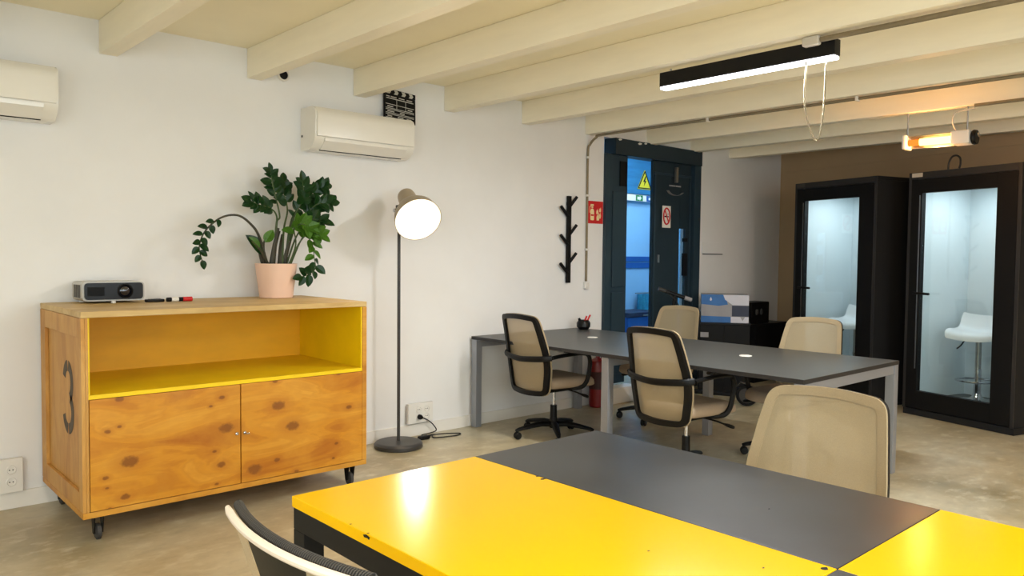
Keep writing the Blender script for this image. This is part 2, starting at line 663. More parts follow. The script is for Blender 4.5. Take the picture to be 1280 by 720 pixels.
wall_with_added_windows('wall_front', [(-2.4, -.2, .8, 2.4)], Y0, WY, 'y', X0 - .12, X0)  # opening added behind the camera for extra daylight
added_window(1, 'y', -2.4, -.2, .8, 2.4, X0 - .12, X0, (1, 0))
wall_with_added_windows('wall_right', [(-2.0, .2, .8, 2.4), (1.2, 3.4, .8, 2.4)], X0, xb, 'x', Y0 - .12, Y0)  # two more openings added out of view for extra daylight
added_window(2, 'x', -2.0, .2, .8, 2.4, Y0 - .12, Y0, (0, 1))
added_window(3, 'x', 1.2, 3.4, .8, 2.4, Y0 - .12, Y0, (0, 1))
bm = bmesh.new()
box(bm, X0, 5.62, WY - .014, WY, 0, .092, bev=.003)
struct(obj('baseboard_left', bm, m_base))
bm = bmesh.new()
q0, q1 = BW + U * .03 - Nn * .012, Vector((xb, Y0, 0)) - Nn * .012
prism(bm, [(q0.x, q0.y), (q0.x + .012, q0.y), (q1.x + .012, q1.y), (q1.x, q1.y)], 'z', 2.44, 2.5)
struct(obj('trim_back', bm, m_wallb))

# passage behind the doorway
PY = 6.8
struct(obj('wall_passage_far', B(5.0, 9.1, PY, PY + .1, 0, 3.0), m_passage))
struct(obj('wall_passage_left', B(4.9, 5.0, 5.12, PY + .1, 0, 3.0), m_passage))
struct(obj('wall_passage_right', B(9.1, 9.2, 5.12, PY + .1, 0, 3.0), m_passage))
struct(obj('floor_passage', B(5.0, 9.1, 5.12, PY, -.1, 0), m_floor))
struct(obj('ceiling_passage', B(4.9, 9.2, 5.12, PY + .1, 3.0, 3.1), m_passage))
bm = bmesh.new()
box(bm, 5.0, 9.1, PY - .02, PY, 1.33, 1.40, bev=.004)
box(bm, 5.0, 9.1, PY - .02, PY, 1.24, 1.315, bev=.004)
struct(obj('trim_passage', bm, m_blue))

# ------------------------------------------------------------------ doorway
door = struct(obj('door_1', B(DX0, 5.72, WY - .03, WY + .1, 0, 2.375, bev=.004), m_teal))
obj('lintel', B(5.745, DX1, WY - .05, WY + .1, 2.375, 2.53, bev=.006), m_tealdk, door)
obj('jamb', B(7.06, DX1, WY - .04, WY + .1, 0, 2.375, bev=.006), m_teal, door)
# narrow fixed leaf
lf = obj('leaf', B(5.72, 5.985, WY + .0, WY + .05, .16, 2.375, bev=.004), m_teal, door)
obj('raised_panel', B(5.76, 5.95, WY - .012, WY - .001, .25, 1.05, bev=.006), m_teal, lf)
obj('raised_panel', B(5.76, 5.95, WY - .012, WY - .001, 1.1, 2.03, bev=.006), m_teal, lf)
obj('dark_vent', B(5.86, 5.965, WY - .014, WY - .001, 2.08, 2.32, bev=.003), m_black, lf)
# wide leaf with a tall slit of glass
bm = bmesh.new()
LX0, LX1, SX0, SX1, SZ0, SZ1 = 6.385, 7.055, 6.85, 6.965, .55, 1.70
box(bm, LX0, SX0, WY + .0, WY + .03, .02, 2.375, bev=.003)
box(bm, SX1, LX1, WY + .0, WY + .03, .02, 2.375, bev=.003)
box(bm, SX0, SX1, WY + .0, WY + .03, .02, SZ0)
box(bm, SX0, SX1, WY + .0, WY + .03, SZ1, 2.375)
lf2 = obj('leaf', bm, m_tealdk, door)
obj('pane', B(SX0, SX1, WY + .012, WY + .018, SZ0, SZ1), m_glass, lf2)
obj('lock_case', B(6.90, 6.965, WY - .03, WY - .001, 1.20, 1.44, bev=.004), m_black, lf2)
obj('lock_case', B(6.90, 6.965, WY - .028, WY - .001, 1.56, 1.6, bev=.004), m_black, lf2)
obj('rail', B(6.40, 7.04, WY - .014, WY - .001, 2.24, 2.26, bev=.003), m_teal, lf2)
obj('stile', B(6.40, 6.425, WY - .014, WY - .001, .1, 2.238, bev=.003), m_teal, lf2)
obj('stile', B(7.015, 7.04, WY - .014, WY - .001, .1, 2.238, bev=.003), m_teal, lf2)
obj('bolt', B(6.72, 6.755, WY - .05, WY - .015, 2.17, 2.33, bev=.006), m_steel, lf2)
obj('keyhole_plate', B(6.475, 6.505, WY - .012, WY - .001, 1.34, 1.42, bev=.003), m_steel, lf2)
# chipped plaster on top of the frame
for cx, cz, s in ((6.10, 2.505, .028), (6.19, 2.515, .022), (5.80, 2.515, .024)):
    bm = bmesh.new()
    prism(bm, [(cx - s, cz), (cx - .3 * s, cz - .4 * s), (cx + .8 * s, cz - .2 * s), (cx + s, cz + .3 * s), (cx - .2 * s, cz + .4 * s)], 'y', WY - .056, WY - .051)
    obj('paint_chip', bm, m_signwhite, door)
struct(obj('trim_doorstep', B(5.45, 6.0, WY - .16, WY - .016, .0, .15, bev=.006), m_base))

# ------------------------------------------------------------------ pendant LED lamps
def led_lamp(label, x, y0, y1, z, power, col=(.97, .985, 1.0)):
    t = thing('pendant_lamp', label, 'lamp', (x, (y0 + y1) / 2, z))
    h = (y1 - y0) / 2
    bm = bmesh.new()
    box(bm, -.032, .032, -h, h, .012, .095, bev=.004)
    obj('housing', bm, m_blackmetal, t)
    obj('diffuser', B(-.029, .029, -h + .004, h - .004, -.004, .0115, bev=.004), m_led, t)
    for yy in (-h + .06, h - .06):
        obj('hanger', T([(0, yy, .0955), (0, yy, 2.519 - z)], .005, 6), m_steel, t)
    area('led_light', t, (0, 0, -.012), .055, 2 * h - .03, power, col)
    return t


led_lamp('black linear lamp, lit white, hanging under the ceiling beams', 3.85, 1.822, 2.895, 2.405, P_LED)
led_lamp('second black linear lamp beyond the right edge of the photo', 3.85, -1.6, -.4, 2.405, P_LED_OFF['mid'])
led_lamp('black linear lamp over the near side of the yellow table', .5, -1.0, .5, 2.405, P_LED_OFF['left'], (1.0, .95, .88))
led_lamp('black linear lamp behind the camera', -1.15, 1.2, 2.7, 2.405, P_LED_OFF['left'] * .6, (1.0, .96, .92))
led_lamp('black linear lamp nearest the phone booths', 5.9, -1.4, .2, 2.405, P_LED_OFF['right'])

t = thing('junction_box', 'cream junction box on the beam above the linear lamp', 'box', (3.79, 1.93, 2.47))
obj('body', B(-.022, .022, -.045, .045, 0, .049, bev=.012), m_cablew, t)
tag(obj('conduit_pipe', T([(3.79, 1.882, 2.495), (3.79, 0, 2.495), (3.79, -2.6, 2.495)], .014, 8), m_pipe), 'metal conduit running right along the beam from the linear lamp', 'pipe')
pts = smooth_path([(3.84, 1.958, 2.40), (3.84, 1.962, 2.2), (3.85, 1.935, 2.06), (3.85, 1.897, 1.995), (3.85, 1.875, 2.06), (3.85, 1.862, 2.2), (3.85, 1.86, 2.40)], 6)
pts = [Vector((v.x - .045, v.y, v.z)) for v in pts]
tag(obj('hanging_cable', T(pts, .0042, 6), m_pipe), 'thin grey cable hanging in a loop below the linear lamp', 'cable')

pts = smooth_path([(5.39, WY - .013, 1.165), (5.39, WY - .013, 1.8), (5.39, WY - .013, 2.34), (5.40, WY - .03, 2.43), (5.41, WY - .10, 2.49), (5.41, WY - .22, 2.505), (5.41, 3.5, 2.505), (5.41, 0.5, 2.505), (5.41, -2.6, 2.505)], 5)
cp = thing('conduit_pipe', 'thin grey conduit up the wall by the red sign, then along a beam', 'pipe', (0, 0, 0))
obj('tube', T(pts, .011, 8), m_pipe, cp)
for zz in (1.45, 1.95, 2.3):
    obj('clip', B(5.372, 5.408, WY - .028, WY - .001, zz, zz + .02, bev=.003), m_whitep, cp)
for yy in (3.6, 2.4, 1.2):
    obj('clip', B(5.388, 5.432, yy, yy + .02, 2.489, 2.5195, bev=.003), m_whitep, cp)
t = thing('wall_switch', 'small white box at the foot of the wall conduit', 'switch', (5.39, WY - .001, 1.10))
obj('case', B(-.03, .03, -.03, 0, -.005, .06, bev=.005), m_whitep, t)
obj('rocker', B(-.018, .018, -.036, -.0305, .01, .045, bev=.002), m_acw, t)

# ------------------------------------------------------------------ infrared heater under the beam
t = thing('infrared_heater', 'glowing orange tube heater with white ends under a beam', 'heater', (6.3, 2.2, 2.29))
bm = bmesh.new()
prism(bm, rounded([(-.02, .052), (.045, .05), (.065, .0), (.055, -.045), (.05, -.04), (.056, .0), (.04, .042), (-.02, .044)], .004, 2), 'y', -.107, .202)
obj('reflector', bm, m_steel, t)
obj('tube', T([(0, -.105, 0), (0, .12, 0)], .027, 14), m_glow, t)
obj('tube', T([(0, .122, 0), (0, .20, 0)], .024, 14), m_glowd, t)
obj('end_cap', B(-.06, .08, .203, .235, -.05, .06, bev=.012), m_whitep, t)
obj('end_cap', B(-.06, .08, -.235, -.108, -.045, .055, bev=.012), m_whitep, t)
bm = bmesh.new()
lathe(bm, [(0, 0), (.05, 0), (.055, .01), (.05, .03), (0, .032)], 20, Matrix.Translation((-.0, -.24, .0)) @ Matrix.Rotation(PI / 2, 4, 'X'))
obj('fan_cover', bm, m_blackplastic, t)
bm = bmesh.new()
lathe(bm, [(0, 0), (.018, 0), (.018, .008), (0, .01)], 14, Matrix.Translation((-.0, -.274, .015)) @ Matrix.Rotation(PI / 2, 4, 'X'))
obj('fan_hub', bm, m_chrome, t)
for yy in (.215, -.2):
    obj('hanger_rod', T([(.01, yy, .06), (.01, yy, .229)], .006, 6), m_steel, t)
obj('cable', T(smooth_path([(.0, -.13, .056), (-.02, -.11, .12), (-.02, -.13, .19), (0, -.25, .21)], 6), .006, 6), m_cablew, t)
hl = bpy.data.lights.new('heater_light', 'POINT')
hl.energy = P_HEATER
hl.color = (1.0, .45, .13)
hl.shadow_soft_size = .05
ho = bpy.data.objects.new('heater_light', hl)
C.objects.link(ho)
ho.parent = t
ho.location = (-.04, .02, -.06)
tag(obj('conduit_pipe', T([(6.22, 1.93, 2.506), (6.22, 0, 2.506), (6.22, -2.6, 2.506)], .012, 8), m_pipe), 'dark conduit running right along the beam from the heater', 'pipe')

# ------------------------------------------------------------------ things on the left wall
def air_con(label, x0, x1):
    t = thing('air_conditioner', label, 'air conditioner', ((x0 + x1) / 2, WY - .001, 2.09))
    h = (x1 - x0) / 2
    body = rounded([(0, 0), (-.12, 0), (-.20, .055), (-.205, .25), (-.17, .285), (0, .285)], [.005, .03, .05, .03, .03, .005], 5)
    bm = bmesh.new()
    prism(bm, body, 'x', -h, h)
    obj('body', bm, m_acw, t)
    fr = rounded([(-.2, .085), (-.212, .085), (-.214, .24), (-.18, .282), (-.17, .276), (-.2, .24)], [.001, .006, .03, .012, .002, .02], 4)
    bm = bmesh.new()
    prism(bm, fr, 'x', -h + .012, h - .012)
    obj('front_panel', bm, m_acw, t)
    fl = [(-.135, .004), (-.198, .052), (-.2075, .058), (-.209, .078), (-.203, .079), (-.13, .009)]
    bm = bmesh.new()
    prism(bm, fl, 'x', -h + .07, h - .07)
    obj('air_flap', bm, m_acw, t)
    bm = bmesh.new()
    prism(bm, [(-.121, -.0006), (-.128, -.0012), (-.134, .0035), (-.13, .008)], 'x', -h + .07, h - .07)
    obj('outlet_slot', bm, m_darkslot, t)
    obj('side_screw', B(-h - .004, -h - .0005, -.03, -.015, .09, .105, bev=.001), m_darkslot, t)
    return t


air_con('white wall air conditioner above the plant, clapperboard standing on it', 2.515, 3.31)
air_con('white wall air conditioner cut by the left edge of the photo', .225, 1.02)

# clapperboard standing on the air conditioner
t = thing('clapperboard', 'black film clapperboard with white print standing on the air conditioner', 'clapperboard', (3.29, WY - .04, 2.377), 0)
t.rotation_euler = (math.radians(-7), math.radians(4), 0)
obj('slate', B(-.14, .14, -.004, .004, 0, .19), m_black, t)
st = obj('clap_stick', B(-.14, .14, -.005, .005, .193, .232), m_black, t)
for k in range(4):
    bm = bmesh.new()
    x = -.12 + k * .066
    prism(bm, [(x, .196), (x + .03, .196), (x + .042, .2125), (x + .03, .229), (x, .229), (x + .012, .2125)], 'y', -.0062, -.0052)
    obj('stripe', bm, m_chalk, st)
pr = []
for z, xs in ((.172, ((-.12, -.09), (-.08, -.03), (-.01, .04), (.06, .11))), (.158, ((-.12, .12),))):
    for a, b in xs:
        pr.append((a, b, z, z + .006))
for z in (.115, .085, .075, .05, .04, .015):
    pr.append((-.125, .125, z, z + .004))
for x in (-.03, .05):
    pr.append((x, x + .003, .089, .157))
for z, xs in ((.097, ((-.11, -.06), (.07, .11))), (.06, ((-.11, -.05), (.0, .04))), (.025, ((-.11, -.07), (-.02, .03), (.06, .1)))):
    for a, b in xs:
        pr.append((a, b, z, z + .007))
bm = bmesh.new()
for a, b, z0, z1 in pr:
    box(bm, a, b, -.0056, -.0045, z0, z1)
obj('printed_lines', bm, m_chalk, t)

# round fitting in the wall below a beam
t = thing('wall_fitting', 'round white wall fitting with a dark hole, under the ceiling beam', 'fitting', (2.39, WY - .001, 2.582))
Rx = Matrix.Rotation(PI / 2, 4, 'X')
obj('ring', Lt([(.03, 0), (.045, 0), (.045, .006), (.04, .012), (.032, .01), (.03, 0)], 24, Rx), m_whitep, t)
obj('hole', Lt([(0, 0), (.031, 0), (.031, .003), (0, .003)], 24, Rx), m_black, t)

# coat rack: an upright bar with six slanting pegs
t = thing('coat_rack', 'black upright coat rack with slanting pegs like a branch', 'coat rack', (5.135, WY - .001, 1.155))
obj('bar', B(-.022, .022, -.035, -.012, 0, .785, bev=.003), m_black, t)
for zz in (.08, .7):
    obj('wall_mount', B(-.012, .012, -.0118, 0, zz, zz + .03), m_black, t)
for k, zz in enumerate((.09, .185, .345, .44, .60, .695)):
    s = -1 if k % 2 == 0 else 1
    obj('peg', T([(s * .012, -.026, zz), ((.075, -.05, zz + .085) if s > 0 else (-.115, -.036, zz + .085))], .0145, 8), m_black, t)

# fire equipment sign
t = thing('fire_sign', 'red fire extinguisher sign on the wall left of the teal door', 'sign', (5.52, WY - .001, 1.705))
obj('plate', B(-.103, .103, -.004, 0, 0, .21, bev=.001), m_red, t)
bm = bmesh.new()
prism(bm, rounded([(-.075, .03), (-.025, .03), (-.025, .12), (-.04, .14), (-.06, .14), (-.075, .12)], .01, 3), 'y', -.0055, -.0042)
prism(bm, [(-.062, .145), (-.038, .145), (-.038, .16), (-.062, .16)], 'y', -.0055, -.0042)
prism(bm, [(-.075, .165), (-.03, .165), (-.03, .18), (-.075, .18)], 'y', -.0055, -.0042)
prism(bm, [(-.086, .10), (-.08, .10), (-.08, .155), (-.064, .16), (-.064, .166), (-.086, .158)], 'y', -.0055, -.0042)
obj('extinguisher_symbol', bm, m_signcream, t)
bm = bmesh.new()
for fx, fz, s in ((.03, .03, 1.0), (.055, .05, .8), (.02, .09, .7), (.06, .11, .6)):
    prism(bm, [(fx - .018 * s, fz), (fx + .016 * s, fz), (fx + .022 * s, fz + .03 * s), (fx + .012 * s, fz + .075 * s), (fx + .002 * s, fz + .04 * s), (fx - .008 * s, fz + .06 * s), (fx - .02 * s, fz + .03 * s)], 'y', -.0055, -.0042)
obj('flame_symbol', bm, m_signcream, t)
obj('label_band', B(-.07, -.03, -.0065, -.0056, .07, .085), m_red, t)

# wall panel beyond the door
t = thing('wall_hatch', 'flush white hatch in the wall right of the teal door', 'hatch', (7.46, WY - .001, 1.43))
obj('cover', B(-.19, .19, -.008, 0, 0, .135, bev=.003), m_wall, t)
obj('lower_lip', B(-.19, .19, -.02, -.0085, 0, .01, bev=.002), m_rubber, t)


def outlet(label, x0, x1, z0, z1, socks):
    t = thing('wall_outlet', label, 'outlet', (x0, WY - .015, z0))
    obj('plate', B(0, x1 - x0, -.03, .0, 0, z1 - z0, bev=.006), m_whitep, t)
    for sx, sz in socks:
        s = obj('socket', Lt([(.019, 0), (.025, 0), (.025, .004), (.021, .006), (.019, .001), (.0, .001)], 18, Matrix.Translation((sx, -.0302, sz)) @ Rx), m_whitep, t)
        bm = bmesh.new()
        for dx in (-.008, .008):
            lathe(bm, [(0, 0), (.0035, 0), (.0035, .001), (0, .001)], 8, Matrix.Translation((sx + dx, -.0318, sz)) @ Rx)
        obj('pin_hole', bm, m_darkslot, s)
    return t


outlet('white four-socket wall outlet at the left edge of the photo', .62, .862, .095, .28, [(.07, .06), (.07, .125), (.185, .06), (.185, .125)])
outlet('white wall outlet beside the floor lamp, black plug in it', 3.378, 3.61, .104, .258, [(.095, .05), (.095, .105), (.17, .05), (.17, .105)])

# ------------------------------------------------------------------ plywood cabinet
cab = thing('plywood_cabinet', 'plywood cabinet on castors with yellow open shelf and stencilled 3', 'cabinet', (0, 0, 0))
CX0, CX1, CY0, CY1, CZ0, CZ1 = .955, 2.505, 4.04, 4.872, .125, 1.113
cab.location = ((CX0 + CX1) / 2, (CY0 + CY1) / 2, 0)
inv = Matrix.Translation(-Vector(cab.location))


def cpart(name, bm, mat, parent=None, **k):
    o = obj(name, bm, mat, parent or cab, **k)
    if parent is None:
        o.matrix_parent_inverse = inv
    return o


cpart('top', B(CX0, CX1, CY0, CY1, CZ1 - .03, CZ1, bev=.004), m_plytop)
cpart('floor_panel', B(CX0, CX1, CY0, CY1, CZ0, CZ0 + .03, bev=.004), m_ply2)
cpart('back_panel', B(CX0 + .03, CX1 - .03, CY1 - .02, CY1, CZ0 + .031, CZ1 - .031), m_ply2)
# left side: frame of battens around a recessed sheet
sp = cpart('side_panel', B(CX0 + .018, CX0 + .03, CY0 + .0, CY1 - .021, CZ0 + .031, CZ1 - .031), m_plyside)
for a, b, c, d in ((CY0, CY0 + .06, CZ0 + .031, CZ1 - .031), (CY1 - .10, CY1, CZ0 + .031, CZ1 - .031)):
    obj('batten', B(CX0, CX0 + .0175, a, b, c, d, bev=.002), m_plyside, sp)
for c, d in ((CZ0 + .031, CZ0 + .12), (CZ1 - .125, CZ1 - .031)):
    obj('batten', B(CX0, CX0 + .0175, CY0 + .061, CY1 - .101, c, d, bev=.002), m_plyside, sp)
# stencilled figure 3 on the side, built from curved strokes with stencil gaps
bm = bmesh.new()


def stroke(bm, pts, wd, x):
    P = [Vector((0, p[0], p[1])) for p in pts]
    vs = []
    for i, p in enumerate(P):
        d = (P[min(i + 1, len(P) - 1)] - P[max(i - 1, 0)]).normalized()
        nrm = Vector((0, -d.z, d.y))
        vs.append((bm.verts.new((x, *(p + nrm * wd / 2)[1:])), bm.verts.new((x, *(p - nrm * wd / 2)[1:]))))
    for a, b in zip(vs, vs[1:]):
        bm.faces.new((a[0], a[1], b[1], b[0]))


yc, z0 = 4.365, .505


def arc(cy, cz, ry, rz, a0, a1, n=14):
    return [(cy - ry * math.cos(a0 + (a1 - a0) * k / n), cz + rz * math.sin(a0 + (a1 - a0) * k / n)) for k in range(n + 1)]


R_ = math.radians
stroke(bm, arc(yc, z0 + .235, .075, .085, R_(165), R_(95)), .055, CX0 + .0172)
stroke(bm, arc(yc, z0 + .235, .075, .085, R_(85), R_(-62)), .055, CX0 + .0172)
stroke(bm, arc(yc, z0 + .085, .085, .085, R_(62), R_(-85)), .055, CX0 + .0172)
stroke(bm, arc(yc, z0 + .085, .085, .085, R_(-95), R_(-165)), .055, CX0 + .0172)
o = obj('stencil_number', bm, m_stencil, sp, flat=True)
cpart('side_panel', B(CX1 - .03, CX1, CY0, CY1 - .021, CZ0 + .031, CZ1 - .031, bev=.003), m_ply2)
# yellow niche
NZ = .715
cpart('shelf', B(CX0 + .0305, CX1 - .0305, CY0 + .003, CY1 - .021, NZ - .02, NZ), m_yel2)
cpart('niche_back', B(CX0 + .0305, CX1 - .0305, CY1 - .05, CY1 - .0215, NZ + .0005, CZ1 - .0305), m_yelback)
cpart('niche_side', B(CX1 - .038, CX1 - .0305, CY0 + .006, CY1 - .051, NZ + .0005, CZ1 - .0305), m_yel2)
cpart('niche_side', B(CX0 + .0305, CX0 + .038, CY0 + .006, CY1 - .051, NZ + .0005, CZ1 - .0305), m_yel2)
# doors, inset flush
for a, b, side in ((CX0 + .033, 1.7195, 1), (1.7245, CX1 - .033, -1)):
    d = cpart('door', B(a, b, CY0 - .004, CY0 + .02, CZ0 + .033, NZ - .022, bev=.0025), m_ply)
    kx = (1.698 if side > 0 else 1.742)
    obj('lock', Lt([(0, 0), (.009, 0), (.009, .008), (.006, .011), (0, .011)], 14, Matrix.Translation((kx, CY0 - .0045, .431)) @ Rx), m_chrome, d)
    if side < 0:
        obj('key', B(kx - .002, kx + .016, CY0 - .035, CY0 - .016, .427, .433, bev=.001), m_chrome, d)
# castors
for cx, cy in ((1.035, 4.105), (2.425, 4.105), (1.035, 4.80), (2.425, 4.80)):
    cs = cpart('castor', B(cx - .03, cx + .03, cy - .03, cy + .03, .119, .1245, bev=.002), m_steel)
    bm = bmesh.new()
    for s in (-1, 1):
        prism(bm, rounded([(cy - .03, .118), (cy + .03, .118), (cy + .012, .03), (cy - .012, .03)], .008, 3), 'x', cx + s * .019 - .0025, cx + s * .019 + .0025)
    obj('fork', bm, m_blackmetal, cs)
    obj('wheel', Lt([(0, -.013), (.03, -.013), (.039, -.008), (.039, .008), (.03, .013), (0, .013)], 24, Matrix.Translation((cx, cy, .0395)) @ Matrix.Rotation(PI / 2, 4, 'Y')), m_rubber, cs)

# ------------------------------------------------------------------ things on the cabinet
t = thing('projector', 'white projector with black glossy front at left end of cabinet', 'projector', (1.267, 4.745, CZ1 + .0005))
body = rounded([(-.158, .012), (.158, .012), (.158, .118), (-.158, .118)], .025, 5)
bm = bmesh.new()
prism(bm, body, 'y', -.10, .11)
obj('body', bm, m_proj, t)
bm = bmesh.new()
prism(bm, rounded([(-.149, .02), (.149, .02), (.149, .112), (-.149, .112)], .02, 5), 'y', -.108, -.1005)
fp = obj('front_panel', bm, m_projf, t)
Tl = Matrix.Translation((.055, -.1085, .066)) @ Rx
obj('lens_ring', Lt([(.032, 0), (.04, 0), (.04, .008), (.034, .012), (.031, .008)], 28, Tl), m_black, t)
obj('lens', Lt([(0, .009), (.012, .008), (.024, .004), (.031, 0)], 24, Tl), m_lens, t)
obj('air_grille', B(-.135, -.05, -.1092, -.1082, .04, .09), m_black, t)
for fx, fy in ((0, -.085), (-.12, .08), (.12, .08)):
    obj('foot', Lt([(0, 0), (.013, 0), (.011, .0118), (0, .0118)], 12, Matrix.Translation((fx, fy, 0))), m_whitep, t)
bm = bmesh.new()
for k in range(6):
    box(bm, -.1592, -.1582, -.06 + k * .024, -.046 + k * .024, .03, .1)
obj('side_vents', bm, m_rubber, t)

t = thing('remote_control', 'small black remote control lying beside the projector', 'remote', (1.475, 4.63, CZ1 + .0005), R_(8))
obj('body', B(-.05, .05, -.02, .02, 0, .016, bev=.005), m_blackplastic, t)
bm = bmesh.new()
for k in range(5):
    box(bm, -.035 + k * .015, -.026 + k * .015, -.006, .006, .0162, .018, bev=.0008)
obj('buttons', bm, m_rubber, t)
t = thing('marker_pen', 'black marker with a red cap and white label on the cabinet', 'marker', (1.59, 4.60, CZ1 + .0135), R_(5))
obj('barrel', T([(-.06, 0, 0), (.03, 0, 0)], .012, 14), m_black, t)
obj('label_sleeve', T([(-.035, 0, 0), (.005, 0, 0)], .0125, 14), m_whitep, t)
obj('cap', T([(.031, 0, 0), (.085, 0, 0)], .013, 14), m_red, t)

# potted plant
pot = thing('potted_plant', 'dark green leafy plant in a pale pink pot on the cabinet', 'plant', (2.232, 4.68, CZ1 + .0005))
obj('pot', Lt([(0, 0), (.098, 0), (.103, .004), (.128, .2), (.13, .218), (.124, .218), (.118, .19), (0, .19)], 40), m_pink, pot)
obj('soil', Lt([(0, .2), (.06, .203), (.118, .198), (.117, .1905), (0, .1905)], 24), m_soil, pot)
bm = bmesh.new()
nL = 7
rows = []
for i in range(nL + 1):
    s = i / nL
    wd = .5 * math.sin(PI * min(1, s ** .8)) * .5
    wd = .29 * (math.sin(PI * s ** .8) ** .75 if 0 < s < 1 else 0)
    z = -.12 * s * s
    if wd == 0:
        rows.append([bm.verts.new((s, 0, z))])
    else:
        rows.append([bm.verts.new((s, y * wd, z + abs(y) * wd * .35)) for y in (-1, 0, 1)])
for a, b in zip(rows, rows[1:]):
    if len(a) == 1:
        bm.faces.new((a[0], b[0], b[1]))
        bm.faces.new((a[0], b[1], b[2]))
    elif len(b) == 1:
        bm.faces.new((a[0], b[0], a[1]))
        bm.faces.new((a[1], b[0], a[2]))
    else:
        bm.faces.new((a[0], b[0], b[1], a[1]))
        bm.faces.new((a[1], b[1], b[2], a[2]))
ext = bmesh.ops.solidify(bm, geom=bm.faces[:], thickness=.03)
leaf0 = obj('leaf', bm, m_leaf, pot)
leaf_me = leaf0.data
leaf_young = leaf_me.copy()
leaf_young.materials.clear()
leaf_young.materials.append(m_leafy)
leaf_first = [leaf0]


def leaf(p, d, nrm, size, young=False):
    d = d.normalized()
    nrm = (nrm - d * nrm.dot(d)).normalized()
    s = nrm.cross(d)
    mt = Matrix((d, s, nrm)).transposed().to_4x4()
    mt.translation = p
    if leaf_first and not young:
        o = leaf_first.pop()
    else:
        o = leaf0.copy()
        C.objects.link(o)
        if young:
            o.data = leaf_young
    o.parent = pot
    o.matrix_basis = mt @ Matrix.Diagonal((size, size * 1.15, size, 1))


STEMS = [  # points (x, z) from the pot's foot, depth offset at the tip, radius, leaf range, leaf count, leaf size, young
    ([(-.069, .215), (-.128, .395), (-.186, .467), (-.249, .508), (-.312, .511), (-.374, .491), (-.434, .447), (-.476, .398), (-.5, .344), (-.506, .296), (-.489, .225)], -.04, .009, (.50, 1.0), 13, .06, False),
    ([(-.022, .21), (-.001, .455), (-.015, .53), (-.068, .566), (-.147, .581), (-.211, .602)], -.10, .007, (.5, 1.0), 12, .075, False),
    ([(-.002, .21), (.012, .468), (.033, .52), (-.001, .658), (-.021, .732), (-.034, .806)], -.02, .008, (.5, 1.0), 14, .07, False),
    ([(.025, .21), (.046, .431), (.081, .56), (.067, .674), (.074, .751)], .08, .008, (.55, 1.0), 11, .075, False),
    ([(.053, .21), (.088, .368), (.109, .51), (.165, .642), (.151, .757)], -.08, .008, (.5, 1.0), 14, .078, False),
    ([(.06, .21), (.109, .497), (.222, .645), (.309, .716), (.368, .733)], .04, .008, (.45, 1.0), 18, .082, False),
    ([(.07, .21), (.137, .46), (.222, .554), (.28, .609), (.375, .621)], -.06, .008, (.45, 1.0), 16, .078, False),
    ([(.07, .21), (.122, .395), (.193, .5), (.265, .49)], -.12, .007, (.5, 1.0), 12, .08, False),
    ([(.085, .21), (.151, .369), (.179, .396), (.215, .344), (.222, .253), (.222, .187), (.164, .148), (.105, .136)], -.10, .005, (.3, 1.0), 16, .075, None),
    ([(.08, .21), (.108, .343), (.081, .445), (.12, .47), (.165, .447)], -.12, .006, (.4, 1.0), 14, .085, True),
    ([(.075, .21), (.135, .36), (.19, .42), (.23, .397)], -.13, .006, (.4, 1.0), 14, .085, True),
    ([(-.042, .2), (-.029, .34), (-.012, .442)], -.03, .021, None, 0, 0, False),
    ([(-.01, .2), (.0, .328), (.02, .425)], -.05, .018, None, 0, 0, False),
    ([(.012, .2), (.026, .328), (.042, .405)], .03, .017, None, 0, 0, False),
    ([(.05, .2), (.06, .30), (.075, .36)], -.03, .017, None, 0, 0, False),
    ([(-.06, .2), (-.085, .27), (-.10, .34)], .0, .018, None, 0, 0, False),
    ([(-.069, .21), (-.12, .29), (-.19, .36)], -.03, .012, None, 0, 0, False),
    ([(-.075, .21), (-.095, .33), (-.092, .38)], -.05, .01, None, 0, 0, False),
]
rnd = random.Random(3)
for pts, dep, rad, rng, cnt, size, young in STEMS:
    n = len(pts)
    base_y = rnd.uniform(-.04, .04)
    P = [Vector((x, base_y * (1 if i == 0 else 1) + dep * (i / (n - 1)), z)) for i, (x, z) in enumerate(pts)]
    sp = smooth_path(P, 6)
    L = len(sp)
    obj('stem', T(sp, [rad * (1 - .72 * i / L) for i in range(L)], 7), m_stemd if rng is None or rad > .0085 else m_stem, pot)
    for k in range(cnt):
        s = rng[0] + (rng[1] - rng[0]) * (k + .5) / cnt
        i = min(L - 2, int(s * (L - 1)))
        p = sp[i].lerp(sp[i + 1], s * (L - 1) - i)
        tan = (sp[i + 1] - sp[i]).normalized()
        side = 1 if k % 2 else -1
        lat = tan.cross(Vector((rnd.uniform(-.5, .5), -1, rnd.uniform(-.3, .5)))).normalized() * side
        d = tan * rnd.uniform(.45, .9) + lat * rnd.uniform(.7, 1.0) + Vector((0, rnd.uniform(-.5, .25), rnd.uniform(-.2, .2)))
        if k == cnt - 1:
            d = tan
        nrm = Vector((rnd.uniform(-.4, .4), -1, rnd.uniform(-.1, .8)))
        sz = size * rnd.uniform(.8, 1.1)
        if p.y + d.normalized().y * sz > .2:
            d.y = -.2
        yg = young if young is not None else s < .55
        leaf(p, d, nrm, sz, yg)
leaf(Vector((-.10, -.03, .275)), Vector((-.12, -.02, .14)), Vector((.5, -1, .4)), .165, False)
leaf(Vector((-.13, -.04, .31)), Vector((-.085, -.02, .10)), Vector((.5, -1, .4)), .10, True)
leaf(Vector((-.095, -.05, .35)), Vector((.04, -.01, .07)), Vector((-.4, -1, .3)), .095, True)

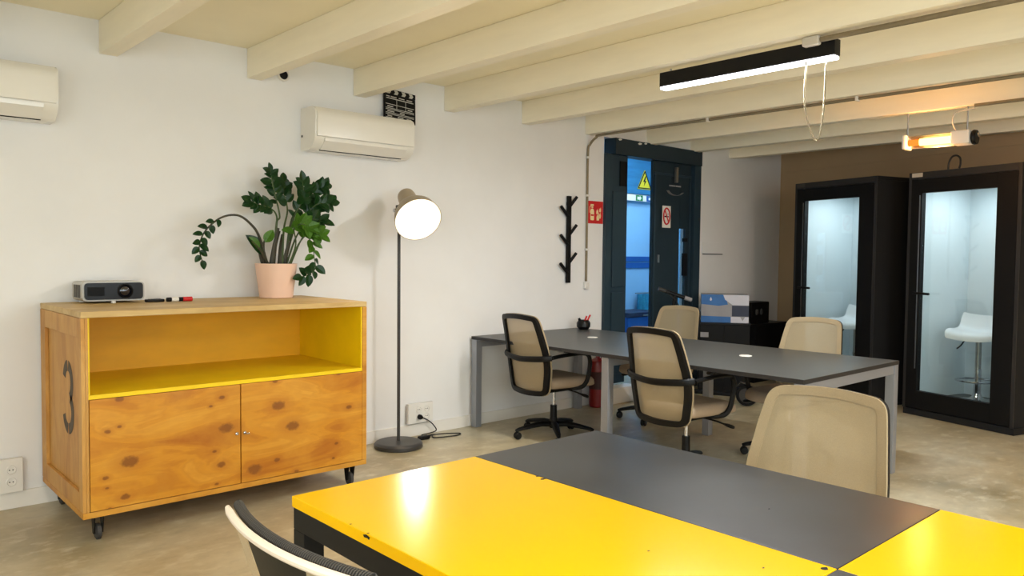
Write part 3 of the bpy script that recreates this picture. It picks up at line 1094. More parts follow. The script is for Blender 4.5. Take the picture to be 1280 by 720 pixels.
# ------------------------------------------------------------------ floor lamp
fl = thing('floor_lamp', 'black floor lamp with a lit taupe bell shade', 'lamp', (3.17, 4.68, 0))
obj('base', Lt([(0, 0), (.165, 0), (.175, .005), (.175, .028), (.165, .04), (.15, .045), (.02, .048), (0, .048)], 48), m_lampgrey, fl)
obj('pole', T([(0, 0, .0485), (-.002, 0, .9), (-.004, 0, 1.66)], .0115, 12), m_lampgrey, fl)
ax = Vector((-.24, -.80, -.55)).normalized()
P0 = Vector((.03, -.05, 1.80))
mt = Matrix.Translation(P0) @ ax.to_track_quat('Z', 'Y').to_matrix().to_4x4()
prof = [(0, -.055), (.045, -.05), (.062, -.03), (.066, 0), (.066, .085), (.075, .11), (.115, .16), (.15, .225), (.165, .30), (.162, .30), (.147, .226), (.112, .163), (.07, .113), (.06, .085), (.0, .08)]
sh = obj('lamp_shade', Lt(prof, 48, mt), m_shade, fl)
obj('shade_lining', Lt([(.1605, .299), (.1455, .227), (.1105, .164), (.068, .114), (.058, .09), (0, .087)], 48, mt), m_shadein, sh)
obj('bulb', Lt([(0, .095), (.02, .1), (.022, .13), (.05, .165), (.058, .2), (.048, .235), (.02, .255), (0, .258)], 24, mt), m_bulb, fl)
obj('pivot', B(-.026, .004, -.02, .015, 1.655, 1.75, bev=.006), m_lampgrey, fl)
obj('knob', Lt([(0, 0), (.014, 0), (.014, .02), (0, .022)], 14, Matrix.Translation((-.028, 0, 1.71)) @ Matrix.Rotation(-PI / 2, 4, 'Y')), m_chrome, fl)
ll = bpy.data.lights.new('bulb_light', 'SPOT')
ll.energy = P_FLOORLAMP * 4
ll.color = (1.0, .83, .62)
ll.shadow_soft_size = .05
ll.spot_size = R_(150)
ll.spot_blend = .5
lo = bpy.data.objects.new('bulb_light', ll)
C.objects.link(lo)
lo.parent = fl
lo.location = P0 + ax * .27
lo.rotation_euler = ax.to_track_quat('-Z', 'Y').to_euler()
pts = smooth_path([(.14, .10, .01), (.19, .12, .006), (.25, .07, .006), (.31, .08, .006), (.40, .13, .006), (.36, .05, .006), (.52, .0, .006), (.60, .04, .006), (.45, .10, .012), (.34, .14, .007), (.33, .17, .01), (.40, .165, .015), (.46, .16, .03), (.43, .165, .08), (.38, .166, .12), (.312, .165, .154)], 6)
obj('cord', T(pts, .0045, 6), m_cableb, fl)
obj('foot_switch', B(.235, .325, .05, .1, .001, .028, bev=.009), m_blackplastic, fl)
obj('plug', Lt([(0, 0), (.019, 0), (.019, .02), (.012, .035), (0, .036)], 16, Matrix.Translation((.303, .168, .154)) @ Rx), m_blackplastic, fl)

# ------------------------------------------------------------------ yellow and charcoal table
tb = thing('painted_table', 'large table painted in yellow and charcoal blocks on black legs', 'table', (1.59, .74, 0))
tx0, tx1, tx2 = .97 - 1.59, 1.617 - 1.59, 2.213 - 1.59
ty0, ty1, ty2 = .734 - .74, 1.945 - .74, -.46 - .74
TZ = .74
tops = []
for a, b, c, d, mm, lab in ((tx0, tx1, ty0, ty1, m_yel, 'glossy yellow painted panel'), (tx1, tx2, ty0, ty1, m_slate, 'worn charcoal panel'), (tx1, tx2, ty2, ty0, m_yel, 'glossy yellow painted panel'), (tx0, tx1, ty2, ty0, m_slate, 'worn charcoal panel')):
    o = obj('tabletop_panel', B(a + .0004, b - .0004, c + .0004, d - .0004, TZ - .03, TZ, bev=.0025), mm, tb)
    o['label'] = lab
    tops.append(o)
bm = bmesh.new()
for (a, b) in ((tx0 + .004, tx0 + .054), (tx2 - .054, tx2 - .004)):
    box(bm, a, b, ty2 + .004, ty1 - .004, TZ - .09, TZ - .031, bev=.002)
for (c, d) in ((ty2 + .004, ty2 + .054), (ty1 - .054, ty1 - .004)):
    box(bm, tx0 + .055, tx2 - .055, c, d, TZ - .09, TZ - .031, bev=.002)
obj('frame', bm, m_blackmetal, tb)
for a in (tx0 + .004, tx2 - .064):
    for c in (ty2 + .004, ty1 - .064):
        obj('leg', B(a, a + .06, c, c + .06, .0005, TZ - .0905, bev=.002), m_blackmetal, tb)


def chip(parent, cx, cy, s, sd, z=TZ + .0004, rot=0):
    r2 = random.Random(sd)
    bm = bmesh.new()
    n = 9
    pl = [(cx + math.cos(2 * PI * k / n + rot) * s * r2.uniform(.5, 1.0), cy + math.sin(2 * PI * k / n + rot) * s * r2.uniform(.3, .7)) for k in range(n)]
    prism(bm, pl, 'z', z - .0003, z + .0002)
    obj('paint_chip', bm, m_black, parent)


for k, (x, y, s) in enumerate(((tx1 - .012, ty1 - .33, .012), (tx1 - .006, ty1 - .30, .008), (tx0 + .005, ty1 - .38, .004), (tx0 + .006, ty1 - .30, .004), (-.2, .32, .004), (-.09, .1, .004), (.005, .012, .013))):
    chip(tops[0], x, y, s, k)
bm = bmesh.new()
prism(bm, [(ty1 - .396, TZ - .005), (ty1 - .38, TZ - .002), (ty1 - .366, TZ - .006), (ty1 - .372, TZ - .011), (ty1 - .386, TZ - .009), (ty1 - .392, TZ - .012)], 'x', tx0 - .0004, tx0 + .0008)
obj('paint_chip', bm, m_black, tops[0])
chip(tops[1], tx1 + .25, ty0 + .3, .004, 22)

# ------------------------------------------------------------------ anthracite bench desk
dk = thing('bench_desk', 'long dark grey bench desk on silver legs standing against the wall', 'desk', (4.64, 3.45, 0))
hx, hy = .635, 1.42
for a, b in ((-hx, hx),):
    o = obj('desktop', B(a, b, -hy, hy, .715, .740, bev=.002), m_desk, dk)
    obj('edge_band', B(-hx - .002, hx + .002, -hy - .0025, -hy - .0005, .715, .7395), m_deskedge, o)
    obj('edge_band', B(-hx - .0025, -hx - .0005, -hy, hy, .715, .7395), m_deskedge, o)
for gx, gy in ((.08, .75), (.03, -.665), (.02, 1.2)):
    if gy < 1:
        obj('cable_grommet', Lt([(0, .002), (.032, .002), (.04, .004), (.042, 0), (0, 0)], 24, Matrix.Translation((gx, gy, .7405))), m_whitep, dk)
bm = bmesh.new()
for yy in (-hy + .03, 0, hy - .03):
    box(bm, -hx + .061, hx - .061, yy - .025, yy + .025, .655, .714, bev=.003)
for xx in (-.18, .20):
    box(bm, xx - .02, xx + .02, -hy + .056, -.026, .672, .714, bev=.003)
    box(bm, xx - .02, xx + .02, .026, hy - .056, .672, .714, bev=.003)
obj('frame', bm, m_alu, dk)
for yy in (-hy + .03, .0, hy - .03):
    for xx in (-hx + .03, hx - .03):
        obj('leg', B(xx - .03, xx + .03, yy - .03, yy + .03, .0005, .714, bev=.004), m_alu, dk)

t = thing('pen_pot', 'small round black pot with red bits on the desk by the wall', 'pot', (5.18, 4.72, .7405))
obj('bowl', Lt([(0, 0), (.04, 0), (.062, .025), (.062, .06), (.045, .085), (.04, .085), (.05, .06), (.05, .03), (0, .01)], 24), m_projf, t)
for a, b in (((.01, .0, .02), (.055, -.03, .13)), ((.0, .01, .02), (.03, -.01, .12))):
    obj('red_pen', T([a, b], .008, 8), m_red, t)
obj('black_pen', T([(-.01, 0, .02), (-.05, .01, .10)], .012, 8), m_black, t)

# ------------------------------------------------------------------ task chairs
Z_T, Z_B = .965, .355


def back_x(y, z):
    s = (z - Z_B) / (Z_T - Z_B)
    return -.215 - .115 * s - .02 * math.sin(PI * s) * -1 - .045 * (1 - (y / .25) ** 2) + .045 * .0


def outline():
    pts = [(-.198, Z_T - .012), (.0, Z_T + .006), (.198, Z_T - .012), (.214, .86), (.24, .66), (.238, .56), (.205, Z_B + .01), (0, Z_B - .006), (-.205, Z_B + .01), (-.238, .56), (-.24, .66), (-.214, .86)]
    return rounded(pts, [.05, .15, .05, .1, .06, .06, .06, .15, .06, .06, .06, .1], 5)


def inset(pl, d):
    n = len(pl)
    out = []
    area2 = sum(pl[i][0] * pl[(i + 1) % n][1] - pl[(i + 1) % n][0] * pl[i][1] for i in range(n))
    sg = 1 if area2 > 0 else -1
    for i in range(n):
        a, b = Vector(pl[i - 1]), Vector(pl[(i + 1) % n])
        t = (b - a)
        if t.length < 1e-6:
            t = Vector((1, 0))
        t.normalize()
        nr = Vector((-t.y, t.x)) * sg
        out.append(tuple(Vector(pl[i]) + nr * d))
    return out


def band(bm, po, pi, f0, f1):
    """closed band between two outlines with thickness from offset f0 (back) to f1 (front)"""
    n = len(po)
    V = []
    for pl, f in ((po, f0), (po, f1), (pi, f1), (pi, f0)):
        V.append([bm.verts.new((back_x(y, z) + f, y, z)) for y, z in pl])
    for k in range(4):
        A, Bq = V[k], V[(k + 1) % 4]
        for i in range(n):
            j = (i + 1) % n
            bm.faces.new((A[i], A[j], Bq[j], Bq[i]))
    bmesh.ops.recalc_face_normals(bm, faces=bm.faces[:])


def half_w(pl, z):
    best = 0
    n = len(pl)
    for i in range(n):
        (y0, a), (y1, b) = pl[i], pl[(i + 1) % n]
        if (a - z) * (b - z) <= 0 and a != b:
            best = max(best, abs(y0 + (y1 - y0) * (z - a) / (b - a)))
    return best


def net_panel(bm, pl, f, rows=26, cols=10):
    zs = [q[1] for q in pl]
    lo_, hi_ = min(zs) + .002, max(zs) - .002
    R = []
    for i in range(rows + 1):
        z = lo_ + (hi_ - lo_) * i / rows
        hw = max(half_w(pl, z), .01)
        R.append([bm.verts.new((back_x(y, z) + f, y, z)) for y in [hw * (-1 + 2 * k / cols) for k in range(cols + 1)]])
    for a, b in zip(R, R[1:]):
        for k in range(cols):
            bm.faces.new((a[k], a[k + 1], b[k + 1], b[k]))


def make_chair(label):
    t = thing('task_chair', label, 'chair', group=None)
    ol = outline()
    i1 = inset(ol, .036)
    bm = bmesh.new()
    band(bm, ol, i1, -.024, 0)
    fr = obj('back_frame', bm, m_blackplastic, t, angle=50)
    bm = bmesh.new()
    band(bm, inset(ol, -.003), inset(ol, .03), .0005, .011)
    obj('net_hem', bm, m_hem, t, angle=50)['label'] = 'beige stitched hem around the net'
    bm = bmesh.new()
    net_panel(bm, inset(ol, .018), .0062, 40)
    obj('net_back', bm, m_net, t)
    # seat: rounded slab, waterfall front
    bm = bmesh.new()
    pl = rounded([(-.20, -.20), (.22, -.235), (.27, -.15), (.27, .15), (.22, .235), (-.20, .20)], .07, 5)
    b2 = bmesh.new()
    lay = []
    for z, d in ((.405, .03), (.415, .008), (.435, .0), (.465, .004), (.482, .022), (.488, .06)):
        q = inset(pl, d)
        lay.append([b2.verts.new((x, y, z - (.03 * max(0, (x - .12) / .15) ** 2 if z > .43 else .012 * max(0, (x - .12) / .15) ** 2))) for x, y in q])
    for A, Bq in zip(lay, lay[1:]):
        for i in range(len(A)):
            j = (i + 1) % len(A)
            b2.faces.new((A[i], A[j], Bq[j], Bq[i]))
    b2.faces.new(list(reversed(lay[0])))
    b2.faces.new(lay[-1])
    bmesh.ops.recalc_face_normals(b2, faces=b2.faces[:])
    merge(bm, b2)
    obj('seat', bm, m_seat, t, angle=50)
    # tilt mechanism and spine that carries the back
    bm = bmesh.new()
    box(bm, -.11, .10, -.07, .07, .355, .404, bev=.012)
    box(bm, -.245, -.105, -.045, .045, .362, .392, bev=.008)
    obj('mechanism', bm, m_blackplastic, t)
    obj('seat_lever', T(smooth_path([(.03, -.07, .38), (.03, -.2, .375), (.04, -.27, .362), (.05, -.33, .352)], 4), [.006] * 8 + [.008, .011, .012, .012, .009], 8), m_blackplastic, t)
    # lumbar bar behind the back carrying the two arm loops
    pts = smooth_path([(-.255, -.262, .655), (-.31, -.20, .645), (-.345, 0, .632), (-.31, .20, .645), (-.255, .262, .655)], 6)
    obj('lumbar_bar', T(pts, .016, 8, sx=1.35, sy=.75), m_blackplastic, t)
    for s in (-1, 1):
        pts = smooth_path([(-.258, s * .2645, .655), (-.15, s * .275, .668), (.02, s * .275, .672), (.10, s * .27, .655), (.125, s * .268, .60), (.12, s * .262, .52), (.105, s * .25, .445), (.07, s * .22, .405), (.0, s * .12, .395), (-.02, s * .075, .392)], 5)
        n = len(pts)
        a = obj('armrest', T(pts, .0145, 8, sx=1.0, sy=1.25), m_blackplastic, t)
        bm = bmesh.new()
        prism(bm, rounded([(-.14, s * .275 - .03), (.10, s * .275 - .026), (.10, s * .275 + .026), (-.14, s * .275 + .03)], .025, 4), 'z', .688, .704, bev=.004)
        obj('arm_pad', bm, m_blackplastic, a)
    obj('gas_lift', T([(0, 0, .24), (0, 0, .354)], .0135, 14), m_chrome, t)
    obj('gas_sleeve', Lt([(0, .07), (.032, .07), (.034, .12), (.027, .15), (.026, .245), (0, .245)], 18), m_blackplastic, t)
    for k in range(5):
        a = 2 * PI * k / 5 + .35
        d = Vector((math.cos(a), math.sin(a), 0))
        pts = [d * r + Vector((0, 0, z)) for r, z in ((.02, .10), (.10, .105), (.20, .092), (.29, .074), (.315, .066))]
        lg = obj('base_leg', T(pts, [.032, .030, .024, .019, .014], 10, sx=.75, sy=1.0), m_blackplastic, t)
        bm = bmesh.new()
        cc = d * .30 + Vector((0, 0, .0285))
        side = Vector((-d.y, d.x, 0))
        for s in (-1, 1):
            q = (side * s).to_track_quat('Z', 'Y').to_matrix().to_4x4()
            lathe(bm, [(0, 0), (.025, 0), (.028, .004), (.028, .012), (.022, .018), (0, .019)], 16, Matrix.Translation(cc + side * s * .004) @ q)
        tube(bm, [cc + Vector((0, 0, .01)), cc + Vector((0, 0, .045))], .009, 8)
        obj('castor', bm, m_blackplastic, lg)
    return t


ch = make_chair('beige net task chair at near side of desk, closest to the floor lamp')
ch.location = (4.28, 4.20, 0)
ch.rotation_euler = (0, 0, R_(-4))
dup(ch, (4.20, 2.92, 0), R_(-4), 'beige net task chair at the middle of the near side of the desk')
dup(ch, (5.40, 4.08, 0), R_(180), 'net task chair on far side of desk, in front of the teal door')
dup(ch, (5.12, 2.70, 0), R_(180), 'net task chair on far side of desk, in front of the left phone booth')
low = dup(ch, (2.36, 1.285, 0), R_(180), 'large beige net chair on the far side of the charcoal table panel')
low.scale = (1, 1.06, 1)
for part in list(low.children):                 # this one has no armrests
    if part.name.split('.')[0] in ('armrest', 'lumbar_bar'):
        for sub in list(part.children):
            bpy.data.objects.remove(sub)
        bpy.data.objects.remove(part)
for part in low.children:                       # the same chair with its gas lift let down
    if part.name.split('.')[0] not in ('base_leg', 'gas_sleeve'):
        part.location.z = -.035
# ------------------------------------------------------------------ foreground chair: white-edged back with a black ribbed rim
t = thing('mesh_chair', 'chair with white-edged black ribbed back tucked under the yellow table end', 'chair', (.85, 1.175, 0), R_(1))
ch_y = .225


def near_x(y, z):
    s = (z - .45) / .48
    return -.14 - .135 * s - .036 * (1 - (y / .23) ** 2)


rail = [(near_x(y, .93), y, .93) for y in [ch_y * (-1 + 2 * k / 16) for k in range(17)]]
obj('top_rail', T(rail, [.005] + [.0075] * 15 + [.005], 10), m_cream, t)['label'] = 'white curved top rail'
rail2 = [(x + .021, y, z + .001) for x, y, z in rail]
obj('ribbed_rim', T(rail2, .0095, 10, sx=1.0, sy=1.0), m_ribbed, t)['label'] = 'black ribbed rim'


def hwn(z):
    s = (z - .45) / .48
    return .10 + .10 * min(1, max(0, (z - .70) / .24)) ** .8


def strip(bm, f, k0, k1, rows=14, cols=8):
    R = []
    for i in range(rows + 1):
        z = .46 + .462 * i / rows
        h = hwn(z)
        R.append([bm.verts.new((near_x(y, z) + f, y, z)) for y in [h * (k0 + (k1 - k0) * c / cols) for c in range(cols + 1)]])
    for a, b in zip(R, R[1:]):
        for k in range(cols):
            bm.faces.new((a[k], a[k + 1], b[k + 1], b[k]))


bm = bmesh.new()
strip(bm, .004, -.55, .55)
obj('back_panel', bm, m_blackplastic, t)
for k0, k1 in ((-1, -.55), (.55, 1)):
    bm = bmesh.new()
    strip(bm, .002, k0, k1, cols=3)
    obj('side_hem', bm, m_hem, t)['label'] = 'beige woven side hem'
bm = bmesh.new()
box(bm, -.20, .24, -.22, .22, .42, .475, bev=.022)
obj('seat', bm, m_seat, t)
obj('back_bracket', B(-.255, -.1, -.05, .05, .39, .47, bev=.008), m_blackplastic, t)
obj('gas_lift', T([(0, 0, .25), (0, 0, .418)], .014, 12), m_chrome, t)
obj('gas_sleeve', Lt([(0, .07), (.032, .07), (.034, .12), (.027, .15), (.026, .255), (0, .255)], 18), m_blackplastic, t)
for k in range(5):
    a = 2 * PI * k / 5
    d = Vector((math.cos(a), math.sin(a), 0))
    pts = [d * r + Vector((0, 0, z)) for r, z in ((.02, .10), (.10, .105), (.20, .092), (.27, .072))]
    lg = obj('base_leg', T(pts, [.032, .030, .024, .016], 10), m_blackplastic, t)
    obj('castor', Lt([(0, -.02), (.024, -.02), (.028, -.012), (.028, .012), (.024, .02), (0, .02)], 14, Matrix.Translation(d * .265 + Vector((0, 0, .0285))) @ Matrix.Rotation(a + PI / 2, 4, 'Z') @ Matrix.Rotation(PI / 2, 4, 'Y')), m_rubber, lg)

# ------------------------------------------------------------------ phone booths
def phone_booth(label, o, stool_u, stool_rz, stool_label, hook):
    rz = math.atan2(U.y, U.x)
    t = thing('phone_booth', label, 'phone booth', (o[0], o[1], 0), rz)
    W, D, HH = 1.0, .83, 2.175
    obj('side_wall', B(0, .035, .0, D, .06, HH - .036, bev=.004), m_booth, t)
    obj('side_wall', B(W - .035, W, .0, D, .06, HH - .036, bev=.004), m_booth, t)
    obj('back_wall', B(.036, W - .036, D - .035, D, .06, HH - .036), m_booth, t)
    obj('roof', B(0, W, 0, D, HH - .035, HH, bev=.004), m_booth, t)
    obj('plinth', B(0, W, .0, D, .001, .059, bev=.003), m_booth, t)
    # pale lining
    bm = bmesh.new()
    box(bm, .037, .045, .06, D - .046, .13, HH - .05)
    box(bm, W - .045, W - .037, .06, D - .046, .13, HH - .05)
    box(bm, .037, W - .037, D - .045, D - .037, .13, HH - .05)
    obj('lining', bm, m_boothin, t)
    obj('lining_ceiling', B(.046, W - .046, .06, D - .046, HH - .062, HH - .051), m_boothin, t)
    obj('carpet', B(.037, W - .037, .06, D - .037, .061, .125), m_boothin2, t)
    obj('inner_lamp', Lt([(0, 0), (.09, 0), (.09, -.01), (0, -.012)], 24, Matrix.Translation((W / 2, D / 2, HH - .0625))), m_boothled, t)
    area('booth_light', t, (W / 2, D / 2 - .05, HH - .09), .3, .3, P_BOOTH, (.90, .965, 1.0))
    # grey edge trims on the front
    for a in (0, W - .028):
        obj('edge_trim', B(a, a + .028, -.012, -.0005, .06, HH - .001, bev=.002), m_boothtrim, t)
    obj('edge_trim', B(.0285, W - .0285, -.012, -.0005, HH - .06, HH - .001, bev=.002), m_boothtrim, t)
    # door frame around a tall pane
    bm = bmesh.new()
    gx0, gx1, gz0, gz1 = .135, .806, .225, 1.99
    box(bm, .03, gx0, -.014, .04, .07, HH - .062, bev=.002)
    box(bm, gx1, W - .03, -.014, .04, .07, HH - .062, bev=.002)
    box(bm, gx0, gx1, -.014, .04, .07, gz0)
    box(bm, gx0, gx1, -.014, .04, gz1, HH - .062)
    d = obj('door', bm, m_black, t)
    obj('pane', B(gx0, gx1, .012, .018, gz0, gz1), m_glass, d)
    bm = bmesh.new()
    tube(bm, [(.10, -.0145, 1.1), (.10, -.05, 1.1)], .011, 10)
    tube(bm, [(.098, -.052, 1.1), (.26, -.052, 1.098)], .011, 10)
    obj('handle', bm, m_blackplastic, d)
    obj('hinge_strip', B(gx0 - .022, gx0 - .012, -.018, -.0145, gz0 + .2, gz1 - .02), m_steel, d)
    obj('name_plate', B(.03, .135, -.0155, -.0125, HH - .043, HH - .006, bev=.002), m_cablew if hook else m_rubber, t)['label'] = 'small pale plate at the top corner'
    s = thing('bar_stool', stool_label, 'stool', t.location + U * stool_u + Nn * .50 + Vector((0, 0, .1255)), rz + stool_rz, 'stools inside the phone booths')
    bm = bmesh.new()
    prof = [(.20, .555), (.195, .585), (.17, .604), (.10, .612), (0, .606), (-.10, .615), (-.15, .645), (-.178, .72), (-.188, .77)]
    prof = [(p.x, p.y) for p in smooth_path([(a, b, 0) for a, b in prof], 3)]
    lay = []
    for i, (dd, z) in enumerate(prof):
        f = i / (len(prof) - 1)
        hw = .215 - .02 * abs(2 * f - 1) ** 4
        lay.append([(x, -dd, z + (.028 * (x / hw) ** 2 if .1 < f < .85 else .02 * (x / hw) ** 2)) for x in [hw * (-1 + 2 * k / 8) for k in range(9)]])
    V = [[bm.verts.new(q) for q in r] for r in lay]
    for a, b in zip(V, V[1:]):
        for k in range(8):
            bm.faces.new((a[k], a[k + 1], b[k + 1], b[k]))
    bmesh.ops.recalc_face_normals(bm, faces=bm.faces[:])
    bmesh.ops.solidify(bm, geom=bm.faces[:], thickness=.018)
    obj('seat', bm, m_stool, s, angle=60)
    obj('column', T([(0, 0, .02), (0, 0, .30)], .03, 16), m_chrome, s)
    obj('piston', T([(0, 0, .301), (0, 0, .585)], .024, 16), m_steel, s)
    obj('base', Lt([(0, 0), (.19, 0), (.195, .006), (.17, .014), (.08, .024), (.045, .045), (.032, .08), (0, .08)], 36), m_chrome, s)
    ring = [(.15 * math.cos(a), -.06 + .15 * math.sin(a), .20) for a in [2 * PI * k / 28 for k in range(28)]]
    obj('foot_ring', T(ring, .009, 8, closed=True), m_chrome, s)
    obj('lever', T(smooth_path([(-.02, -.02, .575), (-.09, -.04, .56), (-.13, -.05, .50), (-.16, -.06, .47)], 4), .006, 6), m_blackmetal, s)
    return t


phone_booth('left black phone booth with lit white interior behind glass', (7.69, 4.04), .37, R_(8), 'white bar stool inside the left phone booth', False)
phone_booth('right black phone booth with lit white interior behind glass', (7.40, 2.80), .36, R_(14), 'white bar stool on chrome column inside the right phone booth', True)
o2 = Vector((7.40, 2.80, 0))
pts = [(o2 + U * u_ + Nn * .05).to_tuple()[:2] + (z,) for u_, z in ((.33, 2.182), (.335, 2.24), (.36, 2.285), (.40, 2.295), (.435, 2.27), (.44, 2.22), (.43, 2.182))]
tag(obj('cable_loop', T(smooth_path(pts, 6), .008, 8), m_cableb), 'dark cable loop sticking up from the roof of the right booth', 'cable')

# ------------------------------------------------------------------ corner by the door: cabinets, carton, scooter, extinguisher
t = thing('storage_cabinet', 'low black cabinet with a small white label below the blue carton', 'cabinet', (7.07, 4.48, 0), R_(-55))
obj('body', B(-.25, .25, -.18, .18, .02, .715, bev=.004), m_black, t)
obj('top', B(-.255, .255, -.19, .185, .7155, .735, bev=.003), m_blackmetal, t)
for s in (-1, 1):
    d = obj('door', B(-.245 if s < 0 else .002, -.002 if s < 0 else .245, -.192, -.1805, .03, .712, bev=.002), m_black, t)
    obj('handle', T([(s * .03, -.203, .33), (s * .03, -.203, .43)], .006, 8), m_steel, d)
obj('label_card', B(-.235, -.155, -.1945, -.1925, .585, .635), m_cardgrey, t)
for a in (-.24, .21):
    obj('foot', B(a, a + .03, -.17, .17, .0005, .0195), m_rubber, t)
t = thing('carton', 'blue and white printed carton on the low black cabinet', 'box', (7.06, 4.47, .7355), R_(-55))
obj('carton_body', B(-.235, .235, -.14, .18, 0, .285, bev=.003), m_cardgrey, t)
fy0, fy1 = -.1422, -.1405
k_ = .5875
for nm, poly, mm in (('blue_print', [(-.4, .185), (-.1, .17), (.05, .185), (.0, .285), (-.4, .285)], m_cardblue),
                     ('blue_print', [(-.4, .0), (.10, .0), (.10, .06), (-.4, .065)], m_cardblue),
                     ('white_print', [(-.03, .284), (.40, .284), (.40, .18), (.22, .18), (.13, .18), (.0, .235)], m_cardwhite),
                     ('navy_print', [(.12, .065), (.40, .065), (.40, .175), (.12, .175)], m_carddk),
                     ('white_print', [(.105, 0), (.40, 0), (.40, .06), (.34, .06), (.3, .02), (.26, .06), (.105, .06)], m_cardwhite)):
    bm = bmesh.new()
    prism(bm, [(x * k_, z) for x, z in poly], 'y', fy0 - (.0004 if nm == 'white_print' else 0), fy1)
    obj(nm, bm, mm, t)
bm = bmesh.new()
prism(bm, [(-.145, .22), (-.135, .22), (-.128, .235), (-.14, .26), (-.152, .235)], 'y', fy0 - .001, fy0 - .0002)
obj('white_drop_mark', bm, m_cardwhite, t)
t = thing('low_cabinet', 'long black low cabinet in the dark corner beside left booth', 'cabinet', (8.12, 4.70, 0))
obj('body', B(-.31, .36, -.16, .17, .02, .64, bev=.004), m_black, t)
obj('top', B(-.32, .37, -.17, .18, .6405, .66, bev=.003), m_blackmetal, t)
obj('plinth', B(-.29, .34, -.14, .15, .0005, .0195), m_black, t)
t = thing('desk_phone', 'black desktop device with two grey dials on the low cabinet', 'device', (8.02, 4.70, .6605))
obj('body', B(-.2, .18, -.1, .1, 0, .24, bev=.01), m_blackplastic, t)
for k, x in enumerate((-.10, .0)):
    obj('dial', Lt([(0, 0), (.022, 0), (.02, .012), (0, .013)], 16, Matrix.Translation((x, -.1005, .13)) @ Rx @ Matrix.Diagonal((1, 1.6, 1, 1))), m_rubber, t)

t = thing('fire_extinguisher', 'red fire extinguisher by the wall under the desk end', 'extinguisher', (5.45, 4.78, .0005))
obj('cylinder', Lt([(0, 0), (.07, 0), (.078, .01), (.078, .38), (.066, .43), (.03, .455), (.022, .46), (.022, .48), (0, .48)], 28), m_redext, t)
obj('label_band', Lt([(.0785, .17), (.0792, .171), (.0792, .33), (.0785, .331)], 28), m_brownext, t)
bm = bmesh.new()
box(bm, -.014, .014, -.02, .02, .4805, .51, bev=.003)
box(bm, -.012, .012, -.09, .03, .5105, .52, bev=.002)
box(bm, -.012, .012, -.09, .03, .54, .548, bev=.002)
obj('valve', bm, m_black, t)
obj('hose', T(smooth_path([(.0, -.02, .495), (.05, -.06, .50), (.095, -.03, .42), (.093, 0, .25), (.09, .0, .12)], 6), .011, 8), m_black, t)

# kick scooter leaning by the door
t = thing('kick_scooter', 'black kick scooter with grey grips by the teal door', 'scooter', (6.38, 4.25, 0), R_(0))
rear, front = Vector((.18, -.36, .075)), Vector((-.14, .37, .075))
dirn = (front - rear).normalized()
sd = Vector((-dirn.y, dirn.x, 0))


def wheel(name, c, r, wd):
    q = sd.to_track_quat('Z', 'Y').to_matrix().to_4x4()
    bm = bmesh.new()
    lathe(bm, [(r * .72, -wd), (r * .95, -wd), (r, -wd * .4), (r, wd * .4), (r * .95, wd), (r * .72, wd), (r * .72, -wd)], 28, Matrix.Translation(c) @ q)
    wh = obj(name, bm, m_blackplastic, t)
    bm = bmesh.new()
    lathe(bm, [(0, -wd * .6), (r * .25, -wd * .6), (r * .715, -wd * .3), (r * .715, wd * .3), (r * .25, wd * .6), (0, wd * .6)], 20, Matrix.Translation(c) @ q)
    obj('rim', bm, m_rubber, wh)
    return wh


wheel('wheel', rear + Vector((0, 0, .0255)), .10, .016)
wheel('wheel', front + Vector((0, 0, .0255)), .10, .016)
bm = bmesh.new()
a, b = rear + dirn * .12, front - dirn * .13
b2 = bmesh.new()
L_ = (b - a).length
box(b2, 0, L_, -.055, .055, -.012, .018, bev=.005)
merge(bm, b2, Matrix.Translation(Vector((a.x, a.y, .10))) @ dirn.to_track_quat('X', 'Z').to_matrix().to_4x4())
obj('deck', bm, m_blackmetal, t)
fork_top = front + Vector((0, 0, .30)) - dirn * .06
head = front - dirn * .10 + Vector((0, 0, .96))
bm = bmesh.new()
for s in (-1, 1):
    tube(bm, [front + sd * s * .03 + Vector((0, 0, .026)), front + sd * s * .03 + Vector((0, 0, .16)) - dirn * .02], .009, 8)
tube(bm, [front + sd * .04 + Vector((0, 0, .16)) - dirn * .02, front - sd * .04 + Vector((0, 0, .16)) - dirn * .02], .012, 8)
tube(bm, [front + Vector((0, 0, .16)) - dirn * .02, head], .019, 12)
obj('steering_column', bm, m_blackmetal, t)
obj('neck', T([b + Vector((0, 0, .03)), front - dirn * .035 + Vector((0, 0, .30))], .02, 10), m_blackmetal, t)
hb = Vector((.74, -.55, -.30)).normalized()
obj('handlebar', T([head - hb * .10, head + hb * .10], .020, 10), m_blackplastic, t)
for s in (-1, 1):
    obj('grip', T([head + hb * s * .101, head + hb * s * .175], .021, 12), m_rubber if s < 0 else m_cardgrey, t)
obj('brake_cable', T(smooth_path([head - hb * .1, head + Vector((-.05, -.08, -.1)), head + Vector((.0, -.05, -.4)), front + Vector((0, -.03, .3))], 6), .005, 6), m_cableb, t)
obj('mudguard', T([rear + Vector((0, 0, .135)), rear + Vector((0, 0, .15)) + dirn * .06, rear + dirn * .13 + Vector((0, 0, .06))], .02, 8, sx=.3, sy=1.2), m_steel, t)

